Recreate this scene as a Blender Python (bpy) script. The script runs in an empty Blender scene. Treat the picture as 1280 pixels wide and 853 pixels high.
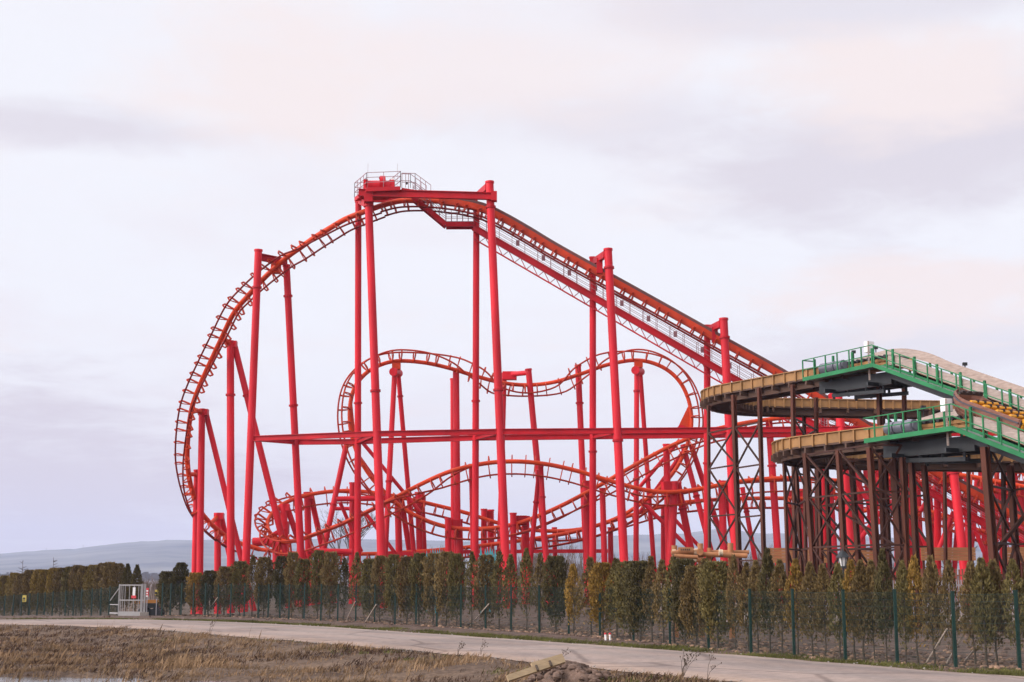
import bpy, math, random
from mathutils import Vector as V, noise as mn
random.seed(7)
C = bpy.context.scene
COL = C.collection
R = math.radians

# ------------------------------------------------------------------ camera
CAMZ = 2.36
F = 1800.0
TH = math.atan((723 - 426.5) / F)
ct, st = math.cos(TH), math.sin(TH)

def ray(px, py):
    u, v = (px - 640) / F, (426.5 - py) / F
    return V((u, ct - v * st, st + v * ct))

def P(px, py, Y):
    d = ray(px, py)
    t = Y / d.y
    return V((d.x * t, Y, CAMZ + d.z * t))

def sm(a, b, x):
    t = min(1, max(0, (x - a) / (b - a)))
    return t * t * (3 - 2 * t)

def fall(X, Y):
    return -0.0355 * max(0.0, min(Y, 170) - 93) * sm(-17, -26, X) if X < -17 else 0.0

def GP(px, py, z=0.0):
    d = ray(px, py)
    t = (z - CAMZ) / d.z
    return V((d.x * t, d.y * t, z))

def GF(px, py):
    """where a sight line meets the falling ground"""
    d = ray(px, py)
    lo, hi = 20 / d.y, None
    t = lo
    while t * d.y < 160:
        p = d * t
        if CAMZ + p.z < fall(p.x, p.y):
            hi = t
            break
        t += 0.5
    if hi is None:
        hi = t
    lo = hi - 0.5
    for _ in range(30):
        m = (lo + hi) / 2
        p = d * m
        if CAMZ + p.z < fall(p.x, p.y): hi = m
        else: lo = m
    p = d * hi
    return V((p.x, p.y, fall(p.x, p.y)))

def interp(pts, x):
    if x <= pts[0][0]: return pts[0][1]
    for (a, b), (c, d) in zip(pts, pts[1:]):
        if x <= c: return b + (d - b) * (x - a) / (c - a)
    return pts[-1][1]

cam = bpy.data.cameras.new('camera')
co = bpy.data.objects.new('camera', cam)
COL.objects.link(co)
co.location = (0, 0, CAMZ)
co.rotation_euler = (math.pi / 2 + TH, 0, 0)
cam.lens = 36 * F / 1280
cam.sensor_width = 36
cam.clip_start = 0.5
cam.clip_end = 30000
C.camera = co

# ------------------------------------------------------------------ materials
def mat(name, col, rough=0.6, var=0.12, scale=1.5, bump=0.0, spec=0.4, metal=0.0, dirt=None, stretch=(1, 1, 1), objcol=False, detail=6, bscale=None):
    m = bpy.data.materials.new(name)
    m.use_nodes = True
    nt = m.node_tree
    b = nt.nodes['Principled BSDF']
    b.inputs['Roughness'].default_value = rough
    b.inputs['Specular IOR Level'].default_value = spec
    b.inputs['Metallic'].default_value = metal
    tc = nt.nodes.new('ShaderNodeTexCoord')
    mp = nt.nodes.new('ShaderNodeMapping')
    mp.inputs['Scale'].default_value = stretch
    nt.links.new(tc.outputs['Object'], mp.inputs['Vector'])
    n = nt.nodes.new('ShaderNodeTexNoise')
    n.inputs['Scale'].default_value = scale
    n.inputs['Detail'].default_value = detail
    nt.links.new(mp.outputs['Vector'], n.inputs['Vector'])
    r = nt.nodes.new('ShaderNodeValToRGB')
    r.color_ramp.elements[0].position = 0.3
    r.color_ramp.elements[1].position = 0.7
    lo = [c * (1 - var) for c in col]
    hi = [min(1, c * (1 + var)) for c in col]
    if dirt: lo = [l * 0.4 + d * 0.6 for l, d in zip(lo, dirt)]
    r.color_ramp.elements[0].color = (*lo, 1)
    r.color_ramp.elements[1].color = (*hi, 1)
    nt.links.new(n.outputs['Fac'], r.inputs['Fac'])
    out = r.outputs['Color']
    if objcol:
        oi = nt.nodes.new('ShaderNodeObjectInfo')
        mx = nt.nodes.new('ShaderNodeMix')
        mx.data_type = 'RGBA'
        mx.blend_type = 'MULTIPLY'
        mx.inputs['Factor'].default_value = 1
        nt.links.new(out, mx.inputs[6])
        nt.links.new(oi.outputs['Color'], mx.inputs[7])
        out = mx.outputs[2]
    nt.links.new(out, b.inputs['Base Color'])
    if bump:
        bp = nt.nodes.new('ShaderNodeBump')
        bp.inputs['Strength'].default_value = bump
        bp.inputs['Distance'].default_value = 0.05
        n2 = nt.nodes.new('ShaderNodeTexNoise')
        n2.inputs['Scale'].default_value = bscale or scale * 4
        n2.inputs['Detail'].default_value = 6
        nt.links.new(tc.outputs['Object'], n2.inputs['Vector'])
        nt.links.new(n2.outputs['Fac'], bp.inputs['Height'])
        nt.links.new(bp.outputs['Normal'], b.inputs['Normal'])
    return m

M = {}
M['red'] = mat('red_paint', (0.58, 0.016, 0.027), 0.48, 0.24, 0.6, spec=0.16, stretch=(1, 1, 0.25))
M['beam'] = mat('red_beam_paint', (0.43, 0.008, 0.015), 0.5, 0.2, 0.6, spec=0.16)
M['orange'] = mat('orange_red_paint', (0.58, 0.050, 0.009), 0.48, 0.2, 0.5, spec=0.18)
M['tie'] = mat('orange_tie_paint', (0.46, 0.040, 0.010), 0.5, 0.2, 1.0, spec=0.15)
M['rail'] = mat('shaded_rail_paint', (0.22, 0.014, 0.008), 0.5, 0.25, 0.8, spec=0.15)  # darker copy of the rail paint, backlit shade put into its colour
M['railo'] = mat('orange_rail_paint', (0.40, 0.032, 0.011), 0.5, 0.22, 0.8, spec=0.15)
M['chain'] = mat('dark_trough_steel', (0.10, 0.025, 0.02), 0.5, 0.2, 2)
M['galv'] = mat('galvanised_steel', (0.36, 0.34, 0.36), 0.45, 0.12, 3, metal=0.3)
M['pinkrail'] = mat('red_grey_handrail', (0.33, 0.18, 0.20), 0.5, 0.12, 3)
M['brown'] = mat('brown_steel', (0.085, 0.026, 0.014), 0.6, 0.40, 0.7, spec=0.2, stretch=(1, 1, 0.3))
M['brownd'] = mat('dark_brown_steel', (0.050, 0.018, 0.011), 0.6, 0.3, 1, spec=0.2)
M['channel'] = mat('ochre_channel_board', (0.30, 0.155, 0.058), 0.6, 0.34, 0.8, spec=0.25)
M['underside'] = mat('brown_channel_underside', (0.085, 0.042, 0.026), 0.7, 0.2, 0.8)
M['green'] = mat('green_paint', (0.018, 0.165, 0.058), 0.5, 0.25, 0.9, spec=0.25)
M['grate'] = mat('grey_walkway_grating', (0.20, 0.21, 0.20), 0.6, 0.15, 4)
M['plank'] = mat('weathered_grey_plank', (0.37, 0.29, 0.25), 0.8, 0.22, 2.5, 0.3, stretch=(1, 1, 6))
M['darksteel'] = mat('black_steel', (0.018, 0.020, 0.022), 0.5, 0.2, 2)
M['white'] = mat('white_paint', (0.78, 0.76, 0.74), 0.5, 0.04, 2)
M['grey'] = mat('grey_motor_paint', (0.16, 0.16, 0.19), 0.45, 0.15, 3)
M['hull'] = mat('painted_plank_hull', (0.21, 0.088, 0.058), 0.5, 0.22, 1.6, 0.2, stretch=(1, 1, 7))
M['trim'] = mat('dark_grey_trim', (0.06, 0.05, 0.06), 0.5, 0.1, 2)
M['seat'] = mat('yellow_seat', (0.70, 0.31, 0.012), 0.4, 0.08, 2)
M['seatdark'] = mat('dark_seat_pad', (0.035, 0.02, 0.018), 0.6, 0.2, 3)
M['pole'] = mat('green_fence_paint', (0.004, 0.027, 0.020), 0.45, 0.15, 2)
M['gate'] = mat('galvanised_gate', (0.25, 0.235, 0.23), 0.5, 0.1, 3)
M['signr'] = mat('red_sign', (0.62, 0.05, 0.06), 0.5, 0.05, 2)
M['signy'] = mat('yellow_sign', (0.55, 0.42, 0.09), 0.5, 0.05, 2)
M['blackp'] = mat('black_print', (0.02, 0.02, 0.02), 0.6, 0.1, 2)
M['orangebeam'] = mat('orange_beam_paint', (0.38, 0.15, 0.03), 0.5, 0.15, 2)
M['turq'] = mat('turquoise_paint', (0.05, 0.27, 0.31), 0.5, 0.12, 2)
M['board'] = mat('stained_board', (0.34, 0.145, 0.055), 0.65, 0.28, 1.2, 0.3, stretch=(0.6, 1, 8))
M['picket'] = mat('reddish_picket', (0.25, 0.09, 0.055), 0.7, 0.25, 1.5)
M['log'] = mat('peeled_log', (0.36, 0.15, 0.06), 0.7, 0.25, 2.5, 0.3)
M['rope'] = mat('pale_rope', (0.58, 0.44, 0.30), 0.8, 0.15, 9)
M['leaf'] = mat('conifer_leaf', (0.95, 0.95, 0.95), 0.75, 0.72, 6.0, objcol=True, spec=0.15, detail=3)
M['bark'] = mat('brown_bark', (0.085, 0.06, 0.042), 0.85, 0.3, 6, 0.4)
M['twig'] = mat('grey_twig', (0.13, 0.105, 0.10), 0.85, 0.2, 4)
M['shrub'] = mat('grey_brown_twigs', (0.16, 0.12, 0.10), 0.9, 0.25, 2)
M['straw'] = mat('dead_grass', (0.265, 0.172, 0.098), 0.85, 0.6, 0.5, spec=0.1)
M['strawd'] = mat('dead_grass_bank_shade', (0.085, 0.050, 0.034), 0.9, 0.45, 0.5, spec=0.1)
M['vgrass'] = mat('verge_grass', (0.115, 0.112, 0.034), 0.85, 0.45, 0.45, spec=0.1)
M['clod'] = mat('earth_clod', (0.135, 0.085, 0.062), 0.95, 0.4, 3.5, 0.6)
M['litter'] = mat('dry_leaf_litter', (0.27, 0.165, 0.105), 0.9, 0.45, 4)
M['wood'] = mat('fresh_yellow_wood', (0.32, 0.225, 0.125), 0.7, 0.15, 2, 0.2, stretch=(1, 8, 8))
M['stake'] = mat('pale_stake_wood', (0.45, 0.36, 0.29), 0.8, 0.2, 4)
M['stone'] = mat('pale_stone', (0.30, 0.26, 0.23), 0.85, 0.2, 5, 0.3)
M['water'] = mat('puddle_water', (0.10, 0.085, 0.08), 0.16, 0.2, 1.0, 0.55, spec=0.6)
M['lampglass'] = mat('lantern_glass', (0.70, 0.68, 0.66), 0.25, 0.05, 2)
M['gravelpath'] = mat('pale_gravel_path', (0.33, 0.25, 0.215), 0.9, 0.18, 0.4, 0.3, bscale=6)
M['farwood'] = mat('far_bare_wood', (0.10, 0.085, 0.075), 0.9, 0.3, 0.2)

# ------------------------------------------------------------------ mesh builder
class MB:
    def __init__(s):
        s.v, s.f, s.sm = [], [], []
    def add(s, verts, faces, smooth=False):
        o = len(s.v)
        s.v += [tuple(p) for p in verts]
        s.f += [tuple(i + o for i in f) for f in faces]
        s.sm += [smooth] * len(faces)
        return s
    def prism(s, a, b):
        """two equal rings of points joined, with caps"""
        n = len(a)
        fs = [(i, (i + 1) % n, n + (i + 1) % n, n + i) for i in range(n)]
        fs += [tuple(range(n - 1, -1, -1)), tuple(range(n, 2 * n))]
        return s.add(list(a) + list(b), fs)
    def beam(s, p, q, w, h, up=V((0, 0, 1))):
        p, q = V(p), V(q)
        t = (q - p)
        if t.length < 1e-6: return s
        t.normalize()
        if abs(t.dot(up)) > 0.98: up = V((0, 1, 0)) if abs(t.y) < 0.9 else V((1, 0, 0))
        x = t.cross(up).normalized() * w / 2
        z = x.cross(t).normalized() * h / 2
        return s.prism([p - x - z, p + x - z, p + x + z, p - x + z], [q - x - z, q + x - z, q + x + z, q - x + z])
    def ibeam(s, p, q, w, h, up=V((0, 0, 1)), tk=0.06):
        p, q = V(p), V(q)
        t = (q - p).normalized()
        if abs(t.dot(up)) > 0.98: up = V((0, 1, 0))
        x = t.cross(up).normalized()
        z = x.cross(t).normalized()
        s.beam(p, q, tk, h - 2 * tk, up)
        for k in (-1, 1):
            d = z * k * (h / 2 - tk / 2)
            s.beam(p + d, q + d, w, tk, up)
        return s
    def box(s, c, sx, sy, sz, rot=0.0):
        c = V(c)
        a = V((math.cos(rot), math.sin(rot), 0)) * sx / 2
        b = V((-math.sin(rot), math.cos(rot), 0)) * sy / 2
        z = V((0, 0, sz / 2))
        return s.prism([c - a - b - z, c + a - b - z, c + a + b - z, c - a + b - z], [c - a - b + z, c + a - b + z, c + a + b + z, c - a + b + z])
    def cyl(s, p, q, r0, r1=None, n=12, cap=True):
        p, q = V(p), V(q)
        r1 = r0 if r1 is None else r1
        t = (q - p).normalized()
        a = t.cross(V((0, 0, 1)) if abs(t.z) < 0.9 else V((0, 1, 0))).normalized()
        b = t.cross(a)
        A, B = [], []
        for i in range(n):
            e = a * math.cos(2 * math.pi * i / n) + b * math.sin(2 * math.pi * i / n)
            A.append(p + e * r0)
            B.append(q + e * r1)
        s.add(A + B, [(i, (i + 1) % n, n + (i + 1) % n, n + i) for i in range(n)], True)
        if cap:
            s.add(A, [tuple(range(n - 1, -1, -1))])
            s.add(B, [tuple(range(n))])
        return s
    def tube(s, pts, r, n=8):
        pts = [V(p) for p in pts]
        vs, m = [], len(pts)
        t0 = (pts[1] - pts[0]).normalized()
        a = t0.cross(V((0, 0, 1)) if abs(t0.z) < 0.9 else V((0, 1, 0))).normalized()
        for i, p in enumerate(pts):
            t = (pts[min(i + 1, m - 1)] - pts[max(i - 1, 0)]).normalized()
            a = (a - t * a.dot(t)).normalized()
            b = t.cross(a)
            rr = r[i] if isinstance(r, (list, tuple)) else r
            vs += [p + (a * math.cos(2 * math.pi * k / n) + b * math.sin(2 * math.pi * k / n)) * rr for k in range(n)]
        fs = [(i * n + k, i * n + (k + 1) % n, (i + 1) * n + (k + 1) % n, (i + 1) * n + k) for i in range(m - 1) for k in range(n)]
        s.add(vs, fs, True)
        s.add(vs[:n], [tuple(range(n - 1, -1, -1))])
        s.add(vs[-n:], [tuple(range(n))])
        return s
    def sweep(s, frames, prof, closed=True):
        """frames: (point, side, up); prof: (side, up) pairs"""
        n, m = len(prof), len(frames)
        vs = [p + x * a + z * b for p, x, z in frames for a, b in prof]
        k = n if closed else n - 1
        fs = [(i * n + j, i * n + (j + 1) % n, (i + 1) * n + (j + 1) % n, (i + 1) * n + j) for i in range(m - 1) for j in range(k)]
        s.add(vs, fs)
        if closed:
            s.add(vs[:n], [tuple(range(n - 1, -1, -1))])
            s.add(vs[-n:], [tuple(range(n))])
        return s
    def mesh(s, name, mats, org=V((0, 0, 0))):
        me = bpy.data.meshes.new(name)
        me.from_pydata([(x - org.x, y - org.y, z - org.z) for x, y, z in s.v], [], s.f)
        me.polygons.foreach_set('use_smooth', s.sm)
        for m in (mats if isinstance(mats, list) else [mats]): me.materials.append(m)
        me.update()
        return me
    def build(s, name, m, parent=None, org=None):
        root = parent
        while root is not None and root.parent: root = root.parent
        if parent is not None: o_ = V(root.location)
        else: o_ = V(org) if org is not None else V((0, 0, 0))
        o = bpy.data.objects.new(name, s.mesh(name, m, o_))
        COL.objects.link(o)
        if parent is not None: o.parent = parent
        else: o.location = o_
        return o

def tag(o, label=None, cat=None, group=None, kind=None):
    if label: o['label'] = label
    if cat: o['category'] = cat
    if group: o['group'] = group
    if kind: o['kind'] = kind
    return o

def thing(name, label, cat, loc, group=None):
    o = bpy.data.objects.new(name, None)
    COL.objects.link(o)
    o.location = loc
    o.empty_display_size = 0.3
    return tag(o, label, cat, group)

def catmull(pts, step):
    """pts: list of lists of floats, resampled about every step metres (first three = xyz)"""
    n = len(pts)
    dense = []
    for i in range(n - 1):
        p0, p1, p2, p3 = pts[max(i - 1, 0)], pts[i], pts[i + 1], pts[min(i + 2, n - 1)]
        for k in range(24):
            t = k / 24
            dense.append([0.5 * ((2 * b) + (-a + c) * t + (2 * a - 5 * b + 4 * c - d) * t * t + (-a + 3 * b - 3 * c + d) * t ** 3) for a, b, c, d in zip(p0, p1, p2, p3)])
    dense.append(list(pts[-1]))
    out, acc = [dense[0]], 0.0
    for a, b in zip(dense, dense[1:]):
        L = math.dist(a[:3], b[:3])
        while acc + L >= step:
            t = (step - acc) / L
            a = [x + (y - x) * t for x, y in zip(a, b)]
            out.append(a)
            L = math.dist(a[:3], b[:3])
            acc = 0.0
        acc += L
    if math.dist(out[-1][:3], pts[-1][:3]) > step * .3: out.append(list(pts[-1]))
    else: out[-1] = list(pts[-1])
    return out

# ------------------------------------------------------------------ ground, road, verge
road_top = [(-90, 775.2), (0, 775.2), (100, 774.6), (200, 775.2), (300, 778.5), (400, 783.5), (480, 789), (600, 797), (700, 804), (800, 811), (900, 818), (1000, 826), (1100, 834.5), (1280, 847.5), (1420, 857)]
road_bot = [(-90, 781), (0, 781), (100, 783.5), (200, 788), (300, 797), (400, 804.5), (500, 813), (600, 822), (700, 832), (760, 838), (830, 845), (900, 852), (1000, 864), (1120, 880), (1300, 906)]
fence_bot = [(202, 770.3), (250, 770.8), (300, 771.7), (380, 775), (468, 779), (546, 784), (640, 789.3), (711, 793.8), (750, 798), (792, 801.5), (837, 806), (886, 811), (939, 816.5), (993, 821.5), (1057, 826.5), (1122, 831), (1195, 835.2), (1275, 838.6), (1360, 841)]

def poly_pts(fn, line, n):
    x0, x1 = line[0][0], line[-1][0]
    return [fn(x0 + (x1 - x0) * i / n, interp(line, x0 + (x1 - x0) * i / n)) for i in range(n + 1)]

RT = poly_pts(GF, road_top, 90)
RB = poly_pts(GF, road_bot, 90)
def resample(L, n):
    d = [0]
    for a, b in zip(L, L[1:]): d.append(d[-1] + (b - a).length)
    out, j = [], 0
    for i in range(n + 1):
        s_ = d[-1] * i / n
        while j < len(d) - 2 and d[j + 1] < s_: j += 1
        t = (s_ - d[j]) / max(1e-6, d[j + 1] - d[j])
        out.append(L[j].lerp(L[j + 1], t))
    return out
def smooth_line(L, it):
    for _ in range(it):
        L = [L[0]] + [(a + b * 2 + c) / 4 for a, b, c in zip(L, L[1:], L[2:])] + [L[-1]]
    return L
RT = smooth_line(resample(RT, 120), 12)
RB = smooth_line(resample(RB, 120), 12)
FENCE = smooth_line(resample(poly_pts(GP, fence_bot, 60), 80), 4)

def dist_line(x, y, L):
    best, side = 1e9, 1
    for a, b in zip(L, L[1:]):
        dx, dy = b.x - a.x, b.y - a.y
        t = max(0, min(1, ((x - a.x) * dx + (y - a.y) * dy) / (dx * dx + dy * dy + 1e-9)))
        qx, qy = a.x + dx * t - x, a.y + dy * t - y
        d = math.hypot(qx, qy)
        if d < best:
            best = d
            side = 1 if dx * (y - a.y) - dy * (x - a.x) > 0 else -1
    return best * side
RBc, RTc = RB[::4], RT[::4]     # lines run from far left to near right; + side lies beyond the line

PUD = ((-14.0, 38.6, 4.2, 2.3), (-7.6, 39.0, 1.7, .55), (-3.2, 38.5, 1.5, .45), (-5.6, 41.2, 1.3, .28))
def wet(x, y):
    return min(math.hypot((x - cx) / rx, (y - cy) / ry) for cx, cy, rx, ry in PUD) * (1 + .5 * mn.noise(V((x * .8, y * 1.6, 40))))
def gz(x, y):
    z = fall(x, y)
    if 22 < y < 110 and -60 < x < 30:
        d = -dist_line(x, y, RBc)
        if d > 0:
            z -= 0.30 * sm(0.8, 6, d)
            z += 0.10 * sm(0.5, 3, d) * mn.noise(V((x * 0.5, y * 0.5, 3)))
            e = wet(x, y)
            if e < 1.5: z -= .17 * sm(1.4, .8, e)
            z += 0.05 * sm(0.3, 1.5, d) * mn.noise(V((x * 1.7, y * 1.7, 9)))
    if y > 30 and -60 < x < 45:
        d = dist_line(x, y, RTc)
        if d > 0.4:
            z += 0.05 * sm(0.4, 1.5, d) * sm(140, 110, y) * mn.noise(V((x * 0.9, y * 0.9, 5)))
    return z

def axis(lo, hi, step, far_lo, far_hi):
    a = []
    x = lo
    while x < hi: a.append(x); x += step
    x, s_ = hi, step
    while x < far_hi: a.append(x); s_ *= 1.3; x += s_
    a.append(far_hi)
    x, s_ = lo, step
    b = []
    while True:
        s_ *= 1.3; x -= s_
        if x <= far_lo: break
        b.append(x)
    b.append(far_lo)
    return b[::-1] + a
xs = axis(-52, 32, 0.55, -7000, 7000)
ys = axis(24, 112, 0.55, -300, 6800)
gv, zone = [], []
for y in ys:
    for x in xs:
        near = 22 < y < 125 and -60 < x < 48
        gv.append((x, y, gz(x, y) if near else fall(x, y)))
        e = 0.0
        if near:
            d = dist_line(x, y, RTc)
            if d > 0: e = sm(1.0, 2.6, d + 0.6 * mn.noise(V((x * .6, y * .6, 1))))
        elif y > 60: e = 1.0 if y < 200 else 0.0
        zone.append(e)
nx = len(xs)
gf = [(j * nx + i, j * nx + i + 1, (j + 1) * nx + i + 1, (j + 1) * nx + i) for j in range(len(ys) - 1) for i in range(nx - 1)]
gm = bpy.data.meshes.new('ground')
gm.from_pydata(gv, [], gf)
at = gm.attributes.new('earth', 'FLOAT', 'POINT')
at.data.foreach_set('value', zone)
gm.polygons.foreach_set('use_smooth', [True] * len(gf))
ground = bpy.data.objects.new('ground', gm)
COL.objects.link(ground)
tag(ground, 'bare earth and dead grass spreading on both sides of the road', 'ground', kind='structure')

def ground_mat():
    m = bpy.data.materials.new('ground_soil')
    m.use_nodes = True
    nt = m.node_tree
    b = nt.nodes['Principled BSDF']
    b.inputs['Roughness'].default_value = 0.95
    b.inputs['Specular IOR Level'].default_value = 0.15
    tc = nt.nodes.new('ShaderNodeTexCoord')
    def nz(sc, det=8):
        n = nt.nodes.new('ShaderNodeTexNoise'); n.inputs['Scale'].default_value = sc; n.inputs['Detail'].default_value = det
        nt.links.new(tc.outputs['Object'], n.inputs['Vector']); return n
    def ramp(n, a, c, p0=.32, p1=.68):
        r = nt.nodes.new('ShaderNodeValToRGB')
        r.color_ramp.elements[0].position, r.color_ramp.elements[1].position = p0, p1
        r.color_ramp.elements[0].color, r.color_ramp.elements[1].color = (*a, 1), (*c, 1)
        nt.links.new(n.outputs['Fac'], r.inputs['Fac']); return r
    g = ramp(nz(0.35), (0.085, 0.056, 0.042), (0.175, 0.118, 0.080))
    e = ramp(nz(1.3), (0.085, 0.058, 0.047), (0.165, 0.112, 0.088))
    a = nt.nodes.new('ShaderNodeAttribute'); a.attribute_name = 'earth'
    mx = nt.nodes.new('ShaderNodeMix'); mx.data_type = 'RGBA'
    nt.links.new(a.outputs['Fac'], mx.inputs['Factor'])
    nt.links.new(g.outputs['Color'], mx.inputs[6]); nt.links.new(e.outputs['Color'], mx.inputs[7])
    f = nz(7.0)
    r2 = ramp(f, (0.62, 0.60, 0.58), (1.25, 1.25, 1.25))
    mm = nt.nodes.new('ShaderNodeMix'); mm.data_type = 'RGBA'; mm.blend_type = 'MULTIPLY'; mm.inputs['Factor'].default_value = 1
    nt.links.new(mx.outputs[2], mm.inputs[6]); nt.links.new(r2.outputs['Color'], mm.inputs[7])
    nt.links.new(mm.outputs[2], b.inputs['Base Color'])
    bp = nt.nodes.new('ShaderNodeBump'); bp.inputs['Strength'].default_value = 0.9; bp.inputs['Distance'].default_value = 0.15
    nt.links.new(nz(4.0).outputs['Fac'], bp.inputs['Height']); nt.links.new(bp.outputs['Normal'], b.inputs['Normal'])
    return m
gm.materials.append(ground_mat())

def road_mat():
    m = bpy.data.materials.new('worn_pale_asphalt')
    m.use_nodes = True
    nt = m.node_tree
    b = nt.nodes['Principled BSDF']
    b.inputs['Roughness'].default_value = 0.9
    b.inputs['Specular IOR Level'].default_value = 0.25
    tc = nt.nodes.new('ShaderNodeTexCoord')
    at = nt.nodes.new('ShaderNodeAttribute'); at.attribute_name = 'across'
    n = nt.nodes.new('ShaderNodeTexNoise'); n.inputs['Scale'].default_value = 0.55; n.inputs['Detail'].default_value = 9; n.inputs['Roughness'].default_value = 0.7
    nt.links.new(tc.outputs['Object'], n.inputs['Vector'])
    # wheel tracks and dusty margins: wear across the width
    cr = nt.nodes.new('ShaderNodeValToRGB')
    els = cr.color_ramp.elements
    els[0].position, els[0].color = 0.0, (0.345, 0.245, 0.19, 1)
    els[1].position, els[1].color = 1.0, (0.36, 0.27, 0.22, 1)
    for p, c in ((0.10, (0.355, 0.258, 0.205)), (0.22, (0.265, 0.208, 0.184)), (0.36, (0.33, 0.252, 0.215)), (0.52, (0.275, 0.222, 0.198)), (0.70, (0.32, 0.245, 0.21)), (0.85, (0.245, 0.198, 0.178)), (0.95, (0.35, 0.275, 0.235))):
        e = els.new(p); e.color = (*c, 1)
    ad = nt.nodes.new('ShaderNodeMath'); ad.operation = 'MULTIPLY_ADD'
    nt.links.new(n.outputs['Fac'], ad.inputs[0]); ad.inputs[1].default_value = 0.22
    sb = nt.nodes.new('ShaderNodeMath'); sb.operation = 'SUBTRACT'; sb.inputs[1].default_value = 0.11
    nt.links.new(at.outputs['Fac'], sb.inputs[0]); nt.links.new(sb.outputs[0], ad.inputs[2])
    nt.links.new(ad.outputs[0], cr.inputs['Fac'])
    n2 = nt.nodes.new('ShaderNodeTexNoise'); n2.inputs['Scale'].default_value = 3.5; n2.inputs['Detail'].default_value = 8; n2.inputs['Roughness'].default_value = 0.75
    nt.links.new(tc.outputs['Object'], n2.inputs['Vector'])
    r2 = nt.nodes.new('ShaderNodeValToRGB')
    r2.color_ramp.elements[0].position, r2.color_ramp.elements[1].position = 0.3, 0.65
    r2.color_ramp.elements[0].color, r2.color_ramp.elements[1].color = (0.70, 0.69, 0.68, 1), (1.10, 1.10, 1.10, 1)
    nt.links.new(n2.outputs['Fac'], r2.inputs['Fac'])
    mm = nt.nodes.new('ShaderNodeMix'); mm.data_type = 'RGBA'; mm.blend_type = 'MULTIPLY'; mm.inputs['Factor'].default_value = 1
    nt.links.new(cr.outputs['Color'], mm.inputs[6]); nt.links.new(r2.outputs['Color'], mm.inputs[7])
    vo = nt.nodes.new('ShaderNodeTexVoronoi'); vo.feature = 'DISTANCE_TO_EDGE'; vo.inputs['Scale'].default_value = 0.22
    wv = nt.nodes.new('ShaderNodeMix'); wv.data_type = 'RGBA'; wv.inputs['Factor'].default_value = 0.25
    nt.links.new(tc.outputs['Object'], wv.inputs[6]); nt.links.new(n.outputs['Color'], wv.inputs[7]); nt.links.new(wv.outputs[2], vo.inputs['Vector'])
    r3 = nt.nodes.new('ShaderNodeValToRGB')
    r3.color_ramp.elements[0].position, r3.color_ramp.elements[1].position = 0.004, 0.02
    r3.color_ramp.elements[0].color, r3.color_ramp.elements[1].color = (0.62, 0.60, 0.60, 1), (1, 1, 1, 1)
    nt.links.new(vo.outputs['Distance'], r3.inputs['Fac'])
    n4 = nt.nodes.new('ShaderNodeTexNoise'); n4.inputs['Scale'].default_value = 0.16; n4.inputs['Detail'].default_value = 5
    nt.links.new(tc.outputs['Object'], n4.inputs['Vector'])
    r4 = nt.nodes.new('ShaderNodeValToRGB')
    r4.color_ramp.elements[0].position, r4.color_ramp.elements[1].position = 0.42, 0.56
    r4.color_ramp.elements[0].color, r4.color_ramp.elements[1].color = (0.84, 0.83, 0.83, 1), (1.05, 1.04, 1.03, 1)
    nt.links.new(n4.outputs['Fac'], r4.inputs['Fac'])
    for rr_ in (r3, r4):
        m5 = nt.nodes.new('ShaderNodeMix'); m5.data_type = 'RGBA'; m5.blend_type = 'MULTIPLY'; m5.inputs['Factor'].default_value = 1
        nt.links.new(mm.outputs[2], m5.inputs[6]); nt.links.new(rr_.outputs['Color'], m5.inputs[7])
        mm = m5
    nt.links.new(mm.outputs[2], b.inputs['Base Color'])
    bp = nt.nodes.new('ShaderNodeBump'); bp.inputs['Strength'].default_value = 0.25; bp.inputs['Distance'].default_value = 0.03
    nt.links.new(n2.outputs['Fac'], bp.inputs['Height']); nt.links.new(bp.outputs['Normal'], b.inputs['Normal'])
    return m

mb, across = MB(), []
NR = 14
rv = []
for i, (a, b) in enumerate(zip(RB, RT)):
    for k in range(NR + 1):
        t = k / NR
        p = a.lerp(b, t)
        ed = 0.22 * mn.noise(V((i * 0.8, k, 0))) + .45 * mn.noise(V((i * 0.23, k, 3))) if k in (0, NR) else 0
        p = p + (b - a).normalized() * ed
        rv.append((p.x, p.y, fall(p.x, p.y) + 0.02 + 0.05 * math.sin(math.pi * t)))
        across.append(t)
mb.add(rv, [(i * (NR + 1) + k, (i + 1) * (NR + 1) + k, (i + 1) * (NR + 1) + k + 1, i * (NR + 1) + k + 1) for i in range(len(RB) - 1) for k in range(NR)], True)
road = tag(mb.build('road', road_mat()), 'pale worn asphalt road curving in front of the fence', 'road', kind='structure')
ra = road.data.attributes.new('across', 'FLOAT', 'POINT')
ra.data.foreach_set('value', across)

# water in the ditch
def puddle(name, cx, cy, rx, ry, z, seed, label):
    vs = [(cx, cy, z)]
    for k in range(40):
        a = 2 * math.pi * k / 40
        q = 1 + 0.35 * mn.noise(V((math.cos(a) * 1.6, math.sin(a) * 1.6, seed)))
        vs.append((cx + rx * q * math.cos(a), cy + ry * q * math.sin(a), z))
    o = MB().add(vs, [(0, 1 + k, 1 + (k + 1) % 40) for k in range(40)], True).build(name, M['water'])
    return tag(o, label, 'water', kind='structure')
for (cx, cy, rx, ry), lb in zip(PUD, ('shallow standing water reflecting the sky below the dead grass', 'wet patch among the dead grass next to the larger standing water', 'narrow wet patch in the dead grass toward the plank', 'thin streak of water on the bank')):
    puddle('water', cx, cy, rx * 1.25, ry * 1.3, -0.36 - .011 * abs(cx + 14) / 4, cx, lb)

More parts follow.
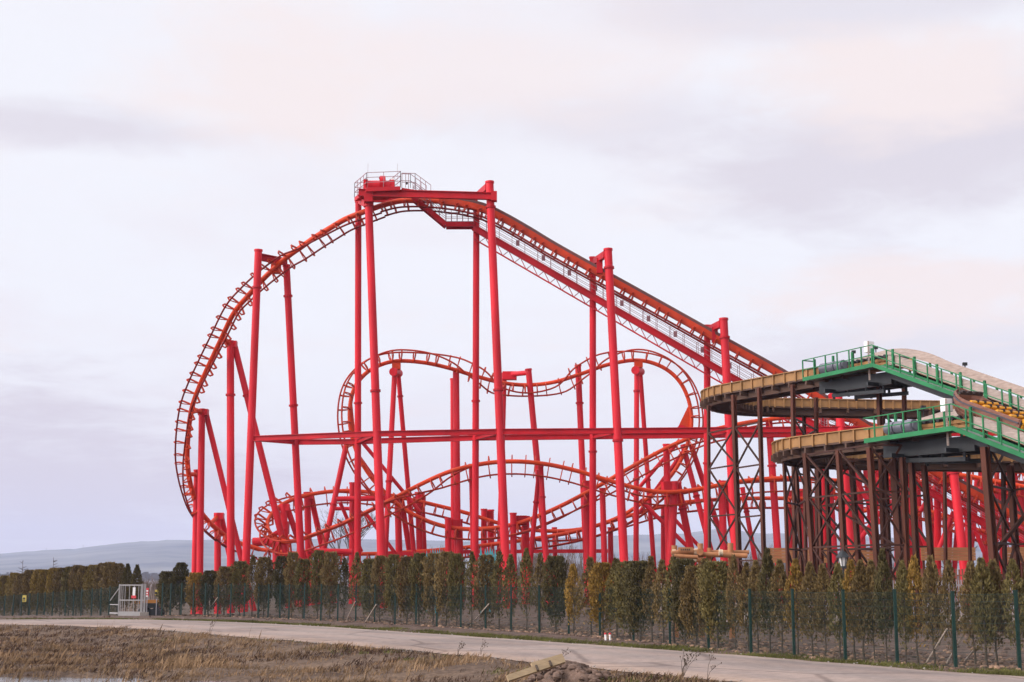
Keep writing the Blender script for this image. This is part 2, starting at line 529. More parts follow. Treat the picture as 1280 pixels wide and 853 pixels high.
# pale path inside the park
mb = MB()
pa = [GP(x, 779 + 1.5 * mn.noise(V((x * .03, 0, 0)))) for x in range(850, 1420, 30)]
pb = [GP(x, 764) for x in range(850, 1420, 30)]
n_ = len(pa)
mb.add([(p.x, p.y, 0.03) for p in pa + pb], [(i, i + 1, n_ + i + 1, n_ + i) for i in range(n_ - 1)])
tag(mb.build('path', M['gravelpath']), 'pale gravel path inside the park behind the hedge', 'path', kind='structure')

# hills
prof = [(-400, 700), (-100, 696), (0, 694), (60, 689), (110, 686), (170, 678.5), (220, 675.5), (270, 675), (330, 674), (420, 674), (500, 675), (600, 677), (680, 673), (760, 670), (850, 667), (882, 662), (905, 661.5), (935, 667), (1000, 667), (1060, 670), (1100, 672), (1200, 674), (1280, 676), (1700, 690)]
mb = MB()
HY = [3600, 4000, 4500, 5000, 5400, 5800]
HK = [0.0, 0.20, 0.48, 0.78, 1.0, 0.85]
cols = list(range(-420, 1701, 10))
for r_, (Y, k) in enumerate(zip(HY, HK)):
    for px in cols:
        top = P(px, interp(prof, px), 5400).z
        X = (px - 640) / F * Y * 1.02
        nz = 9 * mn.noise(V((X * 0.004, Y * 0.004, 0))) + 4 * mn.noise(V((X * 0.02, Y * 0.02, 2)))
        mb.v.append((X, Y, max(-3, top * k + (nz if 0 < k < 1 else (3 * mn.noise(V((X * .03, 0, 7))) if k else -3)))))
nc = len(cols)
for j in range(len(HY) - 1):
    for i in range(nc - 1):
        mb.f.append((j * nc + i, j * nc + i + 1, (j + 1) * nc + i + 1, (j + 1) * nc + i)); mb.sm.append(True)
M['hill'] = mat('hill_fields_and_woods', (0.095, 0.088, 0.070), 0.95, 0.92, 0.007, stretch=(0.5, 1, 1))
tag(mb.build('hills', M['hill']), 'low wooded hills fading into the haze', 'hills', kind='structure')
for px, py in ((104, 681), (58, 685)):
    b = P(px, interp(prof, px) + 1, 5390); t = P(px, py, 5390)
    mb = MB().cyl(b - V((0, 0, 5)), t, 1.6, 0.5, 6)
    for q in (0.5, 0.75): mb.beam(b.lerp(t, q) - V((2.5, 0, 0)), b.lerp(t, q) + V((2.5, 0, 0)), .7, .7)
    tag(mb.build('radio_mast', M['galv'], org=b), 'thin mast on the hill crest above the white gate' if px == 104 else 'smaller mast lower on the hill crest over the far conifers', 'mast')

# ------------------------------------------------------------------ red roller coaster
RC = thing('roller_coaster', 'tall red and orange inverted roller coaster with looping track on slender columns', 'roller coaster', (0, 122, 0))
ties_all = []      # (depth, MB, owner)

def track(name, ctrl, spine_r=0.20, trough=False, step=0.42, tie_step=1.1, phase=0, drop=.95):
    """ctrl: (px, py, depth, rx, ry, rz) with r pointing from the spine to the rails"""
    pts = [list(P(a, b, c)) + [x, y, z] for a, b, c, x, y, z in ctrl]
    S = catmull(pts, step)
    fr = []
    for i, p in enumerate(S):
        t = (V(S[min(i + 1, len(S) - 1)][:3]) - V(S[max(i - 1, 0)][:3])).normalized()
        r = V(p[3:6])
        r = (r - t * r.dot(t))
        r = r.normalized() if r.length > 1e-3 else t.orthogonal().normalized()
        fr.append((V(p[:3]), t, r, t.cross(r)))
    sp = MB().tube([f[0] for f in fr], spine_r, 10)
    o = sp.build(name, M['orange'], RC)
    if trough:
        nb = MB().sweep([(p, s_, -r) for p, t, r, s_ in fr if p.x > P(545, 252, 121).x], [(-0.36, 0.26), (-0.36, 0.50), (-0.24, 0.50), (-0.24, 0.34), (0.24, 0.34), (0.24, 0.50), (0.36, 0.50), (0.36, 0.26)])
        nb.build('chain_trough', M['chain'], o)
        nb = MB()
        for sg in (-1, 1):
            nb.sweep([(p + s_ * sg * 0.30, s_, -r) for p, t, r, s_ in fr if p.x > P(545, 252, 121).x], [(-0.05, -0.26), (-0.05, 0.28), (0.05, 0.28), (0.05, -0.26)])
        nb.build('chain_guide', M['tie'], o)  # darker tie paint puts the lift's underside shadow into the colour
    for sg in (-1, 1):
        MB().tube([p + r * drop + s_ * sg * 0.70 for p, t, r, s_ in fr], 0.085, 7).build('rail', M['rail' if drop < .9 else 'railo'], o)
    # crossties
    acc = phase
    for i in range(len(fr) - 1):
        acc += step
        if acc >= tie_step:
            acc -= tie_step
            p, t, r, s_ = fr[i]
            m = MB()
            for sg in (-1, 1):
                k = p + r * (drop - .43) + s_ * sg * 1.02
                e = p + r * drop + s_ * sg * 0.72
                a0 = p + s_ * sg * 0.1
                m.beam(a0, k, 0.09, 0.17, r)
                m.beam(k, k + r * 0.40 - s_ * sg * 0.02, 0.10, 0.12, s_)
                m.beam(k + r * 0.38, e, 0.09, 0.10, r)
                m.beam(p + r * 0.12 + s_ * sg * 0.16, e, 0.05, 0.09, r)
            ties_all.append((p.y, m, o))
    return fr

dn = (0, 0, -1)
L = lambda x: 121.5 - (x - 500) * 0.0095
lift = [(1300, 664, L(1300), *dn), (1230, 624, L(1230), *dn), (1170, 590.5, L(1170), *dn), (1000, 483, L(1000), *dn), (900, 426.5, L(900), *dn), (800, 370.5, L(800), *dn), (700, 315, L(700), *dn), (660, 291, L(660), *dn), (632, 275, L(632), *dn), (607, 263, L(607), *dn), (580, 256, L(580), *dn), (555, 252.5, L(555), *dn), (530, 250.5, L(530), *dn), (500, 251.5, L(500), *dn), (476, 257.5, 121.8, *dn), (455, 265, 122, 0, -.05, -1), (432, 274, 122.3, .05, -.1, -1), (413, 285, 122.6, .1, -.2, -1), (395, 296, 123, .2, -.35, -1), (375, 310, 123.6, .25, -.6, -.8), (357, 323, 124.2, .2, -.9, -.5), (331, 347, 125.4, .1, -1, -.2), (310, 370, 126.6, .0, -1, 0), (292, 392, 128, 0, -1, 0), (275, 427, 129.8, -.1, -1, 0), (260, 459, 131.5, -.2, -1, 0), (248.5, 485, 133, -.3, -.95, 0), (240.5, 508, 134.3, -.4, -.9, 0), (236, 535, 135.7, -.5, -.85, 0), (234, 568, 137, -.65, -.75, 0), (236, 594, 138, -.8, -.6, 0), (240.5, 615, 139, -.85, -.45, -.1), (248, 635, 140, -.85, -.35, -.3), (259, 650, 141, -.8, -.3, -.5), (275, 665, 142, -.6, -.2, -.8), (294, 677, 143, -.4, -.1, -.9), (325, 687, 143.5, *dn), (370, 692, 143, *dn), (430, 693, 142.5, *dn), (490, 691.5, 142, *dn), (545, 688, 141.5, *dn), (600, 682.5, 141, *dn), (650, 676, 140.5, *dn), (700, 668.5, 140, *dn), (740, 659, 139.5, 0, 0, -1), (775, 646, 139, .1, 0, -1), (805, 627, 138.5, .3, 0, -1), (830, 605, 138.2, .5, -.1, -.8), (848, 581, 138, .75, -.2, -.6), (860, 553, 138, .9, -.35, -.2), (864.5, 526, 138, .93, -.38, .0), (860, 498, 138, .9, -.35, .25), (847, 474, 138, .7, -.25, .65), (825, 457.5, 138, .3, -.1, .95), (796, 450.5, 138, 0, 0, 1), (760, 456, 138, -.1, -.5, .8), (728, 467, 138, -.1, -1, .1), (692, 478, 138, 0, -.35, -.9), (658, 481.5, 138, 0, -.1, -1), (627, 478.5, 137.5, 0, -.35, -.9), (595, 470.5, 137, .1, -1, .1), (562, 460.5, 136.5, .1, -.5, .8), (530, 453.5, 136, 0, -.1, 1), (497, 451.5, 135.5, -.1, 0, 1), (474, 457, 135, -.35, -.15, .9), (455, 469, 134.7, -.7, -.25, .65), (441.5, 489, 134.4, -.9, -.35, .25), (437, 518, 134.2, -.93, -.38, 0), (440.5, 548, 134.2, -.9, -.35, -.2), (451, 576, 134.3, -.75, -.25, -.6), (470, 604, 134.6, -.5, -.1, -.8), (500, 633, 134.8, -.3, 0, -1), (532, 650.5, 135, *dn), (562, 659.5, 135, *dn), (592, 662, 134.8, *dn), (622, 659.5, 134.5, *dn), (655, 652, 134, *dn), (695, 635.5, 133.6, *dn), (735, 615, 133.3, 0, .2, -1), (765, 598, 133, 0, .5, -.8), (800, 578, 132.8, 0, .6, -.8), (840, 557, 132.6, 0, .5, -.85), (880, 541, 132.4, 0, .3, -.95), (915, 532, 132.2, 0, .5, -.9), (950, 526, 132, 0, .6, -.8), (990, 522, 132, 0, .6, -.8), (1040, 523, 132, .1, .5, -.9), (1090, 531, 132.5, .4, .3, -.9), (1135, 548, 134, .6, .2, -.7), (1160, 572, 137, .6, .5, -.6), (1160, 595, 140.5, .4, .7, -.6), (1130, 613, 142.5, .1, .7, -.7), (1080, 621, 143, 0, .3, -1), (1020, 624, 143, *dn), (960, 623, 142.5, *dn), (900, 624.5, 142, *dn), (850, 629, 142, *dn), (810, 638, 142, *dn), (770, 650, 142, *dn), (730, 661, 142, *dn), (695, 664, 142, *dn), (660, 662, 142, *dn), (621, 653.5, 142, *dn), (585, 642, 142, *dn), (550, 633, 142, *dn), (515, 625, 141.5, 0, .2, -1), (480, 618, 141, 0, .5, -.85), (445, 614, 141, 0, .7, -.7), (415, 614.5, 140.6, -.1, .8, -.6), (385, 619, 140, -.4, .7, -.5), (358, 628, 138.8, -.7, .5, -.45), (341, 641, 137, -.85, .15, -.45), (334, 655, 135.4, -.88, -.2, -.45), (339, 668, 133.8, -.7, -.5, -.5), (353, 676.5, 132.4, -.4, -.75, -.55), (372, 675.5, 131.4, -.1, -.8, -.6), (395, 667.5, 130.8, 0, -.75, -.66), (425, 656, 130.4, 0, -.7, -.7), (455, 642, 130, 0, -.7, -.7), (487, 626, 129.8, 0, -.7, -.7), (522, 607.5, 129.6, 0, -.2, -1), (560, 590.5, 129.4, 0, .55, -.8), (600, 580.5, 129.2, 0, .86, -.5), (640, 577, 129, 0, .86, -.5), (680, 580, 129, 0, .86, -.5), (720, 588.5, 129, 0, .84, -.54), (760, 600.5, 129.2, 0, .7, -.7), (800, 611.5, 129.6, 0, .5, -.85), (830, 615.5, 130, 0, .6, -.8), (857, 614, 130.4, 0, .7, -.7), (885, 609.5, 130.7, 0, .75, -.66), (915, 603.5, 131, 0, .75, -.66), (955, 599, 131, 0, .7, -.7), (1000, 598, 131, 0, .7, -.7), (1050, 601, 131, 0, .6, -.8), (1100, 600, 131, 0, .4, -.9), (1150, 594, 130.5, 0, .4, -.9), (1200, 594, 130, *dn), (1250, 603, 129.5, *dn), (1300, 612, 129, *dn)]
iL = next(i for i, c in enumerate(lift) if c[0] == 476)
iD = next(i for i, c in enumerate(lift) if c[0] == 325)
iO = next(i for i, c in enumerate(lift) if c[0] == 692 and c[1] == 478)
iH = next(i for i, c in enumerate(lift) if c[0] == 592)
iR = next(i for i, c in enumerate(lift) if c[0] == 1020)
track('lift_track', lift[:iL + 1], 0.24, True, drop=.76)
track('first_drop_track', lift[iL:iD + 1], 0.24, drop=.86)
track('rollover_track', lift[iD:iH + 1])
track('sidewinder_track', lift[iH:iR + 1])
track('helix_track', lift[iR:])
def col(x0, y0, Y0, x1, y1, Y1, r, rings=(), m='red', cap=True):
    r *= .80
    a, b = P(x0, y0, Y0), P(x1, y1, Y1)
    d = (b - a)
    base = a + d * ((-1.2 - a.z) / d.z)
    o = MB().cyl(a, base, r * 0.97, r * 1.03, 18).build('support_column', M[m], RC)
    if cap:
        u = d.normalized()
        MB().cyl(a - u * 0.06, a + u * 0.10, r * 1.12, n=18).build('cap_plate', M[m], o)
    for y in rings:
        t = (y - y0) / (y1 - y0)
        c = a.lerp(b, t)
        u = d.normalized()
        MB().cyl(c - u * 0.09, c + u * 0.09, r * 1.28, n=18).build('flange', M['beam'], o)
    return a, base

def tie_beam(p, q, w, h, name='cross_beam', m='beam', I=True):
    mb = MB()
    (mb.ibeam if I else mb.beam)(p, q, w, h)
    return mb.build(name, M[m], RC)

def pipe(p, q, r, name='brace', m='red'):
    r *= .82
    return MB().cyl(p, q, r, n=12).build(name, M[m], RC)

# lift towers: front column, rear column
cf = [(460.5, 249, 119.6, 477, 700, 118, .43, (258, 495)), (612, 228, 118.5, 631.5, 690, 116.9, .43, (261, 494)), (760, 312, 117, 780, 700, 115.9, .43, (336, 555)), (904.5, 399, 115.8, 920, 700, 114.8, .43, (423,)), (1047, 487, 114.6, 1064, 690, 113.6, .43, (520,)), (1191, 583, 113.4, 1203, 690, 112.6, .43, (592,))]
cr_ = [(448, 252, 123.2, 447, 700, 126, .36, (506,)), (595.5, 262, 121.9, 594, 700, 124, .36, (504,)), (741, 322, 120.6, 741, 700, 123, .36, (566,)), (884, 407, 119.4, 884, 700, 121.6, .36, (580,)), (1029, 498, 118.2, 1030, 700, 120.3, .36, ()), (1172, 592, 117, 1172, 700, 119, .36, ())]
for c in cf + cr_: col(*c)
for k, (f_, r_) in enumerate(zip(cf, cr_)):
    a = P(f_[0] - 3, f_[1] + 6, f_[2]); b = P(r_[0] + 1, (r_[1] + 6) if k else 250, r_[2])
    if k == 1: b = P(597, 245, 121.9)
    mb = MB().beam(a, b, 0.35, 0.55)
    if k > 1:
        m_ = a.lerp(b, .5)
        mb.beam(m_, m_ - V((0, 0, 1.3)), .5, .4)
    mb.build('cross_arm', M['beam'], RC)
# girder at the crest
tie_beam(P(448, 241, 118.9), P(617, 245.5, 117.9), .4, .62, 'crest_girder')
tie_beam(P(452, 249, 122.7), P(597, 252, 121.4), .3, .5, 'crest_girder')
MB().box(P(617.5, 246, 118.0), .5, .7, .8).build('girder_bracket', M['beam'], RC)
MB().box(P(461, 247, 119.1), .75, .9, .9).build('girder_bracket', M['beam'], RC)
# horizontal ties of the towers
hf = [(316, 548.5, 123), (470.5, 542.5, 118.4), (625, 539.8, 117.3), (772, 538.8, 116.3), (912, 537.6, 115.2), (1052, 536.8, 114.2), (1300, 535.5, 112.3)]
hr = [(371, 553, 127), (447, 552.2, 125.1), (594.5, 547.6, 123.2), (741, 546, 122), (884, 544.2, 120.7), (1030, 543.2, 119.3), (1300, 541, 117)]
for H in (hf, hr):
    for a, b in zip(H, H[1:]): tie_beam(P(*a), P(*b), .34, .46)
for a, b in zip(hf, hr): tie_beam(P(*a), P(*b), .30, .40)
# first drop supports
col(323, 313, 123, 307.5, 700, 123, .42, (361,))
col(358, 332, 126, 376.5, 700, 127.6, .40, (371, 509))
tie_beam(P(323, 321, 123), P(359, 328, 126), .4, .6, 'cross_arm')
MB().box(P(345, 335, 125.2), .8, .8, 1.0).build('track_bracket', M['orange'], RC)
def trestle(x, y, Y, vx, lx, r, ly=690, rings=(), dy=0.0, lr=None):
    a, _ = col(x, y, Y, vx, 700, Y, r, rings)
    b = col(x + 4, y + 1, Y + 0.3, lx, ly, Y + 1.5 + dy, lr or r * .86, rings)
    MB().box(a.lerp(P(x + 4, y + 1, Y + .3), .5) - V((0, 0, .25)), .9, .8, .6).build('column_head', M['red'], RC)
    return a
a = trestle(288, 427, 131.5, 288.5, 357, .44, rings=(495,))
pipe(a - V((0, 0, .3)), P(279, 424, 130.4), .3, 'track_bracket', 'orange')
a = trestle(252.5, 512, 136.5, 250, 302, .40, 700, rings=())
pipe(a - V((0, 0, .3)), P(242, 512, 135.2), .28, 'track_bracket', 'orange')
a, _ = col(246, 588, 139.5, 243.5, 700, 139.5, .36)
pipe(a - V((0, 0, .4)), P(236, 593, 138.2), .26, 'track_bracket', 'orange')
a = trestle(272, 642, 143, 272, 286, .42)
pipe(a - V((0, 0, .3)), P(264, 654, 141.5), .26, 'track_bracket', 'orange')
# low helix supports
for x, y, Y, vx, lx in ((354, 631, 138.0, 358, 378), (384, 616, 141.2, 386, 404), (497, 619, 141.8, 499, 512), (523, 616, 143, 525, 530)):
    a = trestle(x, y, Y, vx, lx, .42)
MB().tube([P(316, 678, 146), P(335, 677, 146), P(348, 683, 146), P(352, 700, 146)], .45, 12).build('brace', M['red'], RC)
pipe(P(336, 672, 137), P(358, 660, 138), .3, 'track_bracket')
MB().box(P(354, 660, 139), 1.1, .8, 1.2).build('track_bracket', M['red'], RC)
pipe(P(345, 684, 136), P(345, 712, 136), .4, 'support_column')
pipe(P(385, 689, 133), P(440, 690, 133), .32)
col(441, 604, 136, 440.5, 700, 136, .40)
pipe(P(420, 624, 134), P(482, 623, 134.5), .30)
pipe(P(419, 636, 137), P(443, 636, 137), .22)
# rollover struts
def strut(x0, y0, Y0, x1, y1, Y1, r, ring=None): return col(x0, y0, Y0, x1, y1, Y1, r, (ring,) if ring else (), cap=False)
strut(434, 551, 134.6, 404, 690, 133.5, .34, 632)
pipe(P(452, 552, 134.6), P(525, 640, 136), .22)
pipe(P(448, 570, 134.6), P(485, 622, 136), .22)
pipe(P(425, 628, 135), P(452, 690, 136), .22)
pipe(P(456, 640, 135), P(500, 700, 136), .22)
strut(853.5, 556, 138.4, 889, 690, 137.5, .34, 621)
strut(864, 557, 138.6, 908, 690, 140, .34)
pipe(P(850, 550, 138.4), P(790, 620, 140), .24)
pipe(P(856, 562, 138.4), P(800, 640, 141), .24)
pipe(P(800, 625, 137), P(866, 690, 137), .24)
pipe(P(835, 640, 137), P(880, 690, 137), .22)
def gusset(pts, Y):
    mb = MB()
    mb.prism([P(x, y, Y - .2) for x, y in pts], [P(x, y, Y + .2) for x, y in pts])
    mb.build('gusset_plate', M['orange'], RC)
gusset([(436, 500), (440, 500), (444, 540), (436, 548)], 134.5)
gusset([(860, 508), (863, 512), (863, 536), (848, 541), (848, 533)], 138.3)
MB().cyl(P(852, 537, 137.6), P(852, 537, 139), .45, n=12).build('track_bracket', M['red'], RC)
def aframe(x, y, Y, f0, f1, b0, b1, rf, rb):
    col(x, y, Y - .4, f1, 700, Y - 1.8, .32, rf, cap=False)
    col(x + 4, y + 2, Y + .8, b1, 700, Y + 2.2, .29, rb, cap=False)
    MB().cyl(P(x - 2.0, y + 3, Y - 1.1), P(x + 5, y + 5, Y + 1.3), .40, n=16).build('column_head', M['red'], RC)
    MB().box(P(x + 2, y - 4, Y), .8, .6, .6).build('track_bracket', M['orange'], RC)
aframe(493.5, 462, 135.5, 0, 481, 0, 518, (604,), (496,))
aframe(796, 460, 138, 0, 795, 0, 817, (490, 601), (601,))
# single columns: x0,y0,depth,x1,y1,depth,r
for c in [(570, 462, 137, 572, 700, 137, .40, (588,)), (566, 474, 140, 567, 700, 140, .32, ()), (660.5, 462, 138, 683, 700, 138, .38, ()), (630.5, 467, 141, 624, 700, 141, .32, ()), (722.5, 457, 139, 733, 700, 139, .38, (505,)), (589, 581, 130.2, 591.5, 700, 130.2, .28, ()), (676, 583, 129.8, 682.5, 700, 129.8, .29, (622,)), (674, 588, 131.2, 663, 700, 132.5, .28, (628,)),
          (560, 648, 134.5, 560.5, 700, 134.5, .38, ()), (574, 650, 136.5, 575, 700, 136.5, .40, ()), (605, 637, 143, 605, 700, 143, .38, ()), (613, 638, 145, 614, 700, 145, .44, ()), (641.5, 642, 134, 642, 700, 134, .38, (657,)), (657, 646, 136, 657, 700, 136, .46, ()), (693, 660, 144, 694, 705, 144, .30, ()), (733, 602, 134, 735, 700, 134, .44, ()), (753, 611, 130.6, 755.5, 700, 130.6, .34, ()), (763, 660, 143, 763.5, 700, 143, .34, ()),
          (833, 556, 133.4, 836, 700, 133.4, .40, ()), (843, 604, 130.8, 838.5, 700, 130.2, .46, ()), (847, 604, 131.4, 866, 700, 132.4, .42, (636,)), (829, 635, 143, 829, 700, 143, .3, ()), (902, 602, 131.3, 905, 700, 131, .42, ()), (906, 602, 131.8, 921, 700, 132.6, .38, ()), (928, 610, 142, 944, 700, 142, .30, (640,)), (961, 524, 132.6, 973, 700, 132.6, .42, (583,)), (985, 615, 143.5, 989, 700, 143.5, .38, ()), (1003, 612, 144, 1007, 700, 144, .38, ()),
          (1037, 608, 131.5, 1043, 700, 131.5, .42, ()), (1072, 582, 133, 1079, 700, 133, .40, ()), (1082, 582, 133.4, 1093, 700, 134, .36, ()), (1100, 560, 133, 1090, 700, 136, .34, ()), (1121, 615, 143, 1122, 700, 143, .40, ()), (1136, 606, 142, 1138, 700, 142, .44, ()), (1158, 590, 138, 1168, 700, 138, .44, ()), (1210, 598, 131, 1212, 700, 131, .46, ()), (1222, 600, 132, 1212, 700, 133, .36, ()), (1235, 606, 130, 1240, 700, 130, .4, ()), (1252, 606, 130, 1255, 700, 130, .4, ()), (1262, 606, 131, 1252, 700, 132, .34, ()), (1276, 610, 130, 1278, 700, 130, .4, ())]:
    col(*c[:7], c[7])
pipe(P(631, 469, 140.6), P(661, 466, 138), .30, 'cross_arm')
MB().box(P(637, 470, 140), 1.4, .8, .8).build('cross_arm', M['red'], RC)
for x, y, Y in ((568, 656, 135.6), (651, 651, 135), (609, 645, 144), (525, 627, 143.5), (994, 620, 143.6)):
    MB().box(P(x, y, Y), 1.1 if x != 994 else 1.6, 1.2, .9).build('column_head', M['beam'], RC)
tie_beam(P(828, 608, 130.4), P(845, 607, 131), .5, .8, 'cross_arm', 'red', False)
tie_beam(P(575, 690, 137), P(760, 689, 137), .3, .35, 'brace', 'red', False)
tie_beam(P(480, 692, 137), P(560, 692, 137), .3, .35, 'brace', 'red', False)
# bracing among the lift feet behind the brown water ride
for x0, y0, x1, y1, Y in ((1064, 588, 1100, 655, 121), (1100, 640, 1064, 690, 121), (1085, 585, 1125, 650, 124), (1115, 650, 1150, 690, 122), (1130, 610, 1160, 690, 126), (1192, 640, 1172, 690, 118), (1230, 690, 1204, 625, 120), (1250, 640, 1280, 690, 120), (1150, 640, 1172, 605, 121), (1206, 650, 1226, 610, 122)):
    pipe(P(x0, y0, Y), P(x1, y1, Y), .24)

dnv = (0, 0, -1)
EXTRA = [track('brake_run_track', [(1085, 588, 137, *dnv), (1130, 585, 137, *dnv), (1190, 585, 136.5, *dnv), (1250, 588, 136, *dnv), (1310, 594, 136, *dnv)]),
         track('return_track', [(1075, 640, 140, 0, .5, -.8), (1120, 632, 138, 0, .4, -.9), (1165, 640, 136, *dnv), (1215, 660, 134, *dnv), (1265, 676, 132, *dnv), (1310, 684, 131, *dnv)])]
for x0, y0, Y0, x1, r in ((1060, 600, 140, 1064, .3), (1092, 588, 137.4, 1094, .34), (1112, 588, 138, 1106, .3), (1128, 586, 137.4, 1131, .34), (1147, 590, 139, 1152, .28), (1178, 586, 137, 1184, .34), (1200, 588, 137.4, 1194, .28), (1226, 588, 136.5, 1232, .34), (1246, 590, 137, 1244, .3), (1268, 590, 136.4, 1272, .34), (1148, 642, 138, 1146, .3), (1188, 652, 136, 1186, .3), (1050, 628, 144, 1054, .3), (1018, 626, 143.6, 1022, .3)):
    col(x0, y0, Y0, x1, 700, Y0, r)
for x0, y0, x1, y1, Y in ((1094, 600, 1128, 650, 138), (1128, 605, 1098, 655, 138.5), (1180, 600, 1226, 640, 137.5), (1226, 605, 1184, 650, 138), (1232, 600, 1270, 640, 137.5), (1040, 610, 1062, 660, 141)):
    pipe(P(x0, y0, Y), P(x1, y1, Y), .18)

ties_all.sort(key=lambda t: t[0])
# the hundred that show largest: the lift ties below the brown channel are hidden
for y, m, o in [t for t in ties_all if t[2].name != 'lift_track' or t[1].v[0][0] < 24][:100]:
    m.build('crosstie', M['tie'], o)
rest = MB()
first = set(id(t[1]) for t in [t for t in ties_all if t[2].name != 'lift_track' or t[1].v[0][0] < 24][:100])
for y, m, o in ties_all:
    if id(m) not in first: rest.add(m.v, m.f)
tag(rest.build('crossties', M['tie'], RC), kind='stuff')

# lift walkway with its truss and handrail
def wl(px): return P(px, interp([(590, 283.5), (751.6, 378), (902, 468), (1000, 524), (1170, 622), (1300, 695)], px), L(px) + 0.9)
W0, W1 = wl(592), wl(1290)
wk = MB().ibeam(W0, W1, .5, .55)
wk = wk.build('lift_walkway', M['beam'], RC)
MB().beam(W0 + V((0, .55, .22)), W1 + V((0, .55, .22)), 1.0, .06).build('walkway_deck', M['beam'], wk)
tr = MB()
dwn = V((0, 0, -0.95))
tr.beam(W0 + dwn + V((0, .2, 0)), W1 + dwn + V((0, .2, 0)), .12, .12)
N = 44
for i in range(N):
    a, b, m_ = W0.lerp(W1, i / N), W0.lerp(W1, (i + 1) / N), W0.lerp(W1, (i + .5) / N)
    tr.beam(a + V((0, 0, -.25)), m_ + dwn + V((0, .2, 0)), .05, .05)
    tr.beam(m_ + dwn + V((0, .2, 0)), b + V((0, .9, -.1)), .05, .05)
tr.build('walkway_truss', M['beam'], wk)
hr_ = MB()
for off in (0.0, 1.05):
    for h in (.45, .85, 1.25):
        hr_.beam(W0 + V((0, off, h + .25)), W1 + V((0, off, h + .25)), .035, .035)
    for i in range(0, 41):
        p = W0.lerp(W1, i / 40)
        hr_.beam(p + V((0, off, .2)), p + V((0, off, 1.5)), .04, .04)
        if i % 2 and off:
            hr_.box(p + V((.5, off, .85)), .30, .05, .5)
hr_.build('handrail', M['pinkrail'], wk)
bd = MB()
for i in range(60):
    p = W0.lerp(W1, (i + .5) / 60)
    bd.beam(p + V((0, -.1, .3)), p + V((0, -.9, 1.0)), .09, .09)
# stair from the crest down to the walkway
sa, sb_, sc_ = P(516, 246.5, 120.6), P(557, 280.5, 121.2), P(592, 280.5, L(592) + .9)
stair = MB().beam(sa, sb_, .12, .42).beam(sb_, sc_, .12, .42)
stair.beam(sa + V((0, 1.0, 0)), sb_ + V((0, 1.0, 0)), .12, .42).beam(sb_ + V((0, 1, 0)), sc_ + V((0, 1.0, 0)), .12, .42)
so = stair.build('crest_stair', M['beam'], RC)
stp = MB()
for i in range(14):
    p = sa.lerp(sb_, (i + .5) / 14); stp.box(p + V((0, .5, 0)), .24, .88, .04)
stp.box(sb_.lerp(sc_, .5) + V((0, .5, .12)), (sc_ - sb_).length, .88, .04)
stp.build('stair_tread', M['chain'], so)
sh = MB()
for off in (0, 1.0):
    for h in (.5, .9, 1.3):
        sh.beam(sa + V((0, off, h)), sb_ + V((0, off, h)), .035, .035)
        sh.beam(sb_ + V((0, off, h)), sc_ + V((0, off, h)), .035, .035)
    for i in range(5):
        for a, b in ((sa, sb_), (sb_, sc_)):
            p = a.lerp(b, i / 5); sh.beam(p + V((0, off, .1)), p + V((0, off, 1.3)), .04, .04)
sh.build('handrail', M['pinkrail'], so)

# crest platform
p0, p1 = P(458, 239.5, 118.4), P(500.5, 237.8, 118.1)
dz = p0.z
q0 = P(443, 249, 121.6); q0.z = dz
q1 = q0 + (p1 - p0)
tk = V((0, 0, .34))
pl = MB().prism([p0, p1, q1, q0], [p0 + tk, p1 + tk, q1 + tk, q0 + tk]).build('crest_platform', M['beam'], RC)
rl = MB()
def railrun(mb, a, b, n, h=1.3, lv=(.45, .88, 1.3), r=.045):
    for i in range(n + 1):
        p = a.lerp(b, i / n); mb.beam(p, p + V((0, 0, h)), r, r)
    for k in lv: mb.beam(a + V((0, 0, k)), b + V((0, 0, k)), r, r)
T = tk
railrun(rl, p0 + T, q0 + T, 4); railrun(rl, p0 + T, p1 + T, 2); railrun(rl, q0 + T, q1 + T, 3); railrun(rl, p1 + T, q1 + T, 2)
e0 = p1 + T + V((0, .4, 0)); e1 = P(513, 238, 118.6); e1.z = e0.z; e2 = P(533, 240, 118.8); e2.z = dz - .6
railrun(rl, e0, e1, 2, 1.2, (.6, 1.2)); railrun(rl, e1, e2, 3, 1.2, (.6, 1.2))
railrun(rl, e0 + V((0, 1.2, .2)), e1 + V((0.3, 1.2, .2)), 2, 1.4, (.6, 1.4)); railrun(rl, e1 + V((.3, 1.2, .2)), e2 + V((0.3, 1.2, .2)), 3, 1.4, (.6, 1.4))
for px in (459.5, 496.5):
    b_ = P(px, 236, 118.6); rl.beam(b_, b_ + V((0, 0, 2.2)), .02, .02)
rl.build('handrail', M['pinkrail'], pl)
md = MB().beam(p1 + T + V((0, .8, -.1)), e1 + V((1.2, .8, -.3)), .9, .12)
md.beam(p1.lerp(q1, .4) + T, p0.lerp(q0, .4) + T + V((.7, 0, 0)), 1.5, .2)
md.build('machine_bed', M['beam'], pl)
mt = MB()
c = p0.lerp(p1, .33) + T + V((0, 1.0, .42))
mt.cyl(c - V((.9, 0, 0)), c + V((1.0, 0, 0)), .42, n=14).cyl(c + V((.1, 0, .25)), c + V((.55, 0, .25)), .58, n=14).box(c + V((-1.1, 0, 0)), .35, .7, .9).box(c + V((1.15, 0, .05)), .4, .7, .7)
mt.build('lift_motor', M['red'], pl)
MB().cyl(P(476, 222.8, 119.3), P(476, 222.8, 119.7), .17, n=10).build('floodlight', M['darksteel'], pl)
MB().cyl(P(508.3, 229.3, 118.9), P(508.3, 229.3, 119.2), .12, n=10).build('floodlight', M['darksteel'], pl)
MB().box(P(490.5, 228.5, 119.2), .28, .25, .75).build('control_box', M['white'], pl)

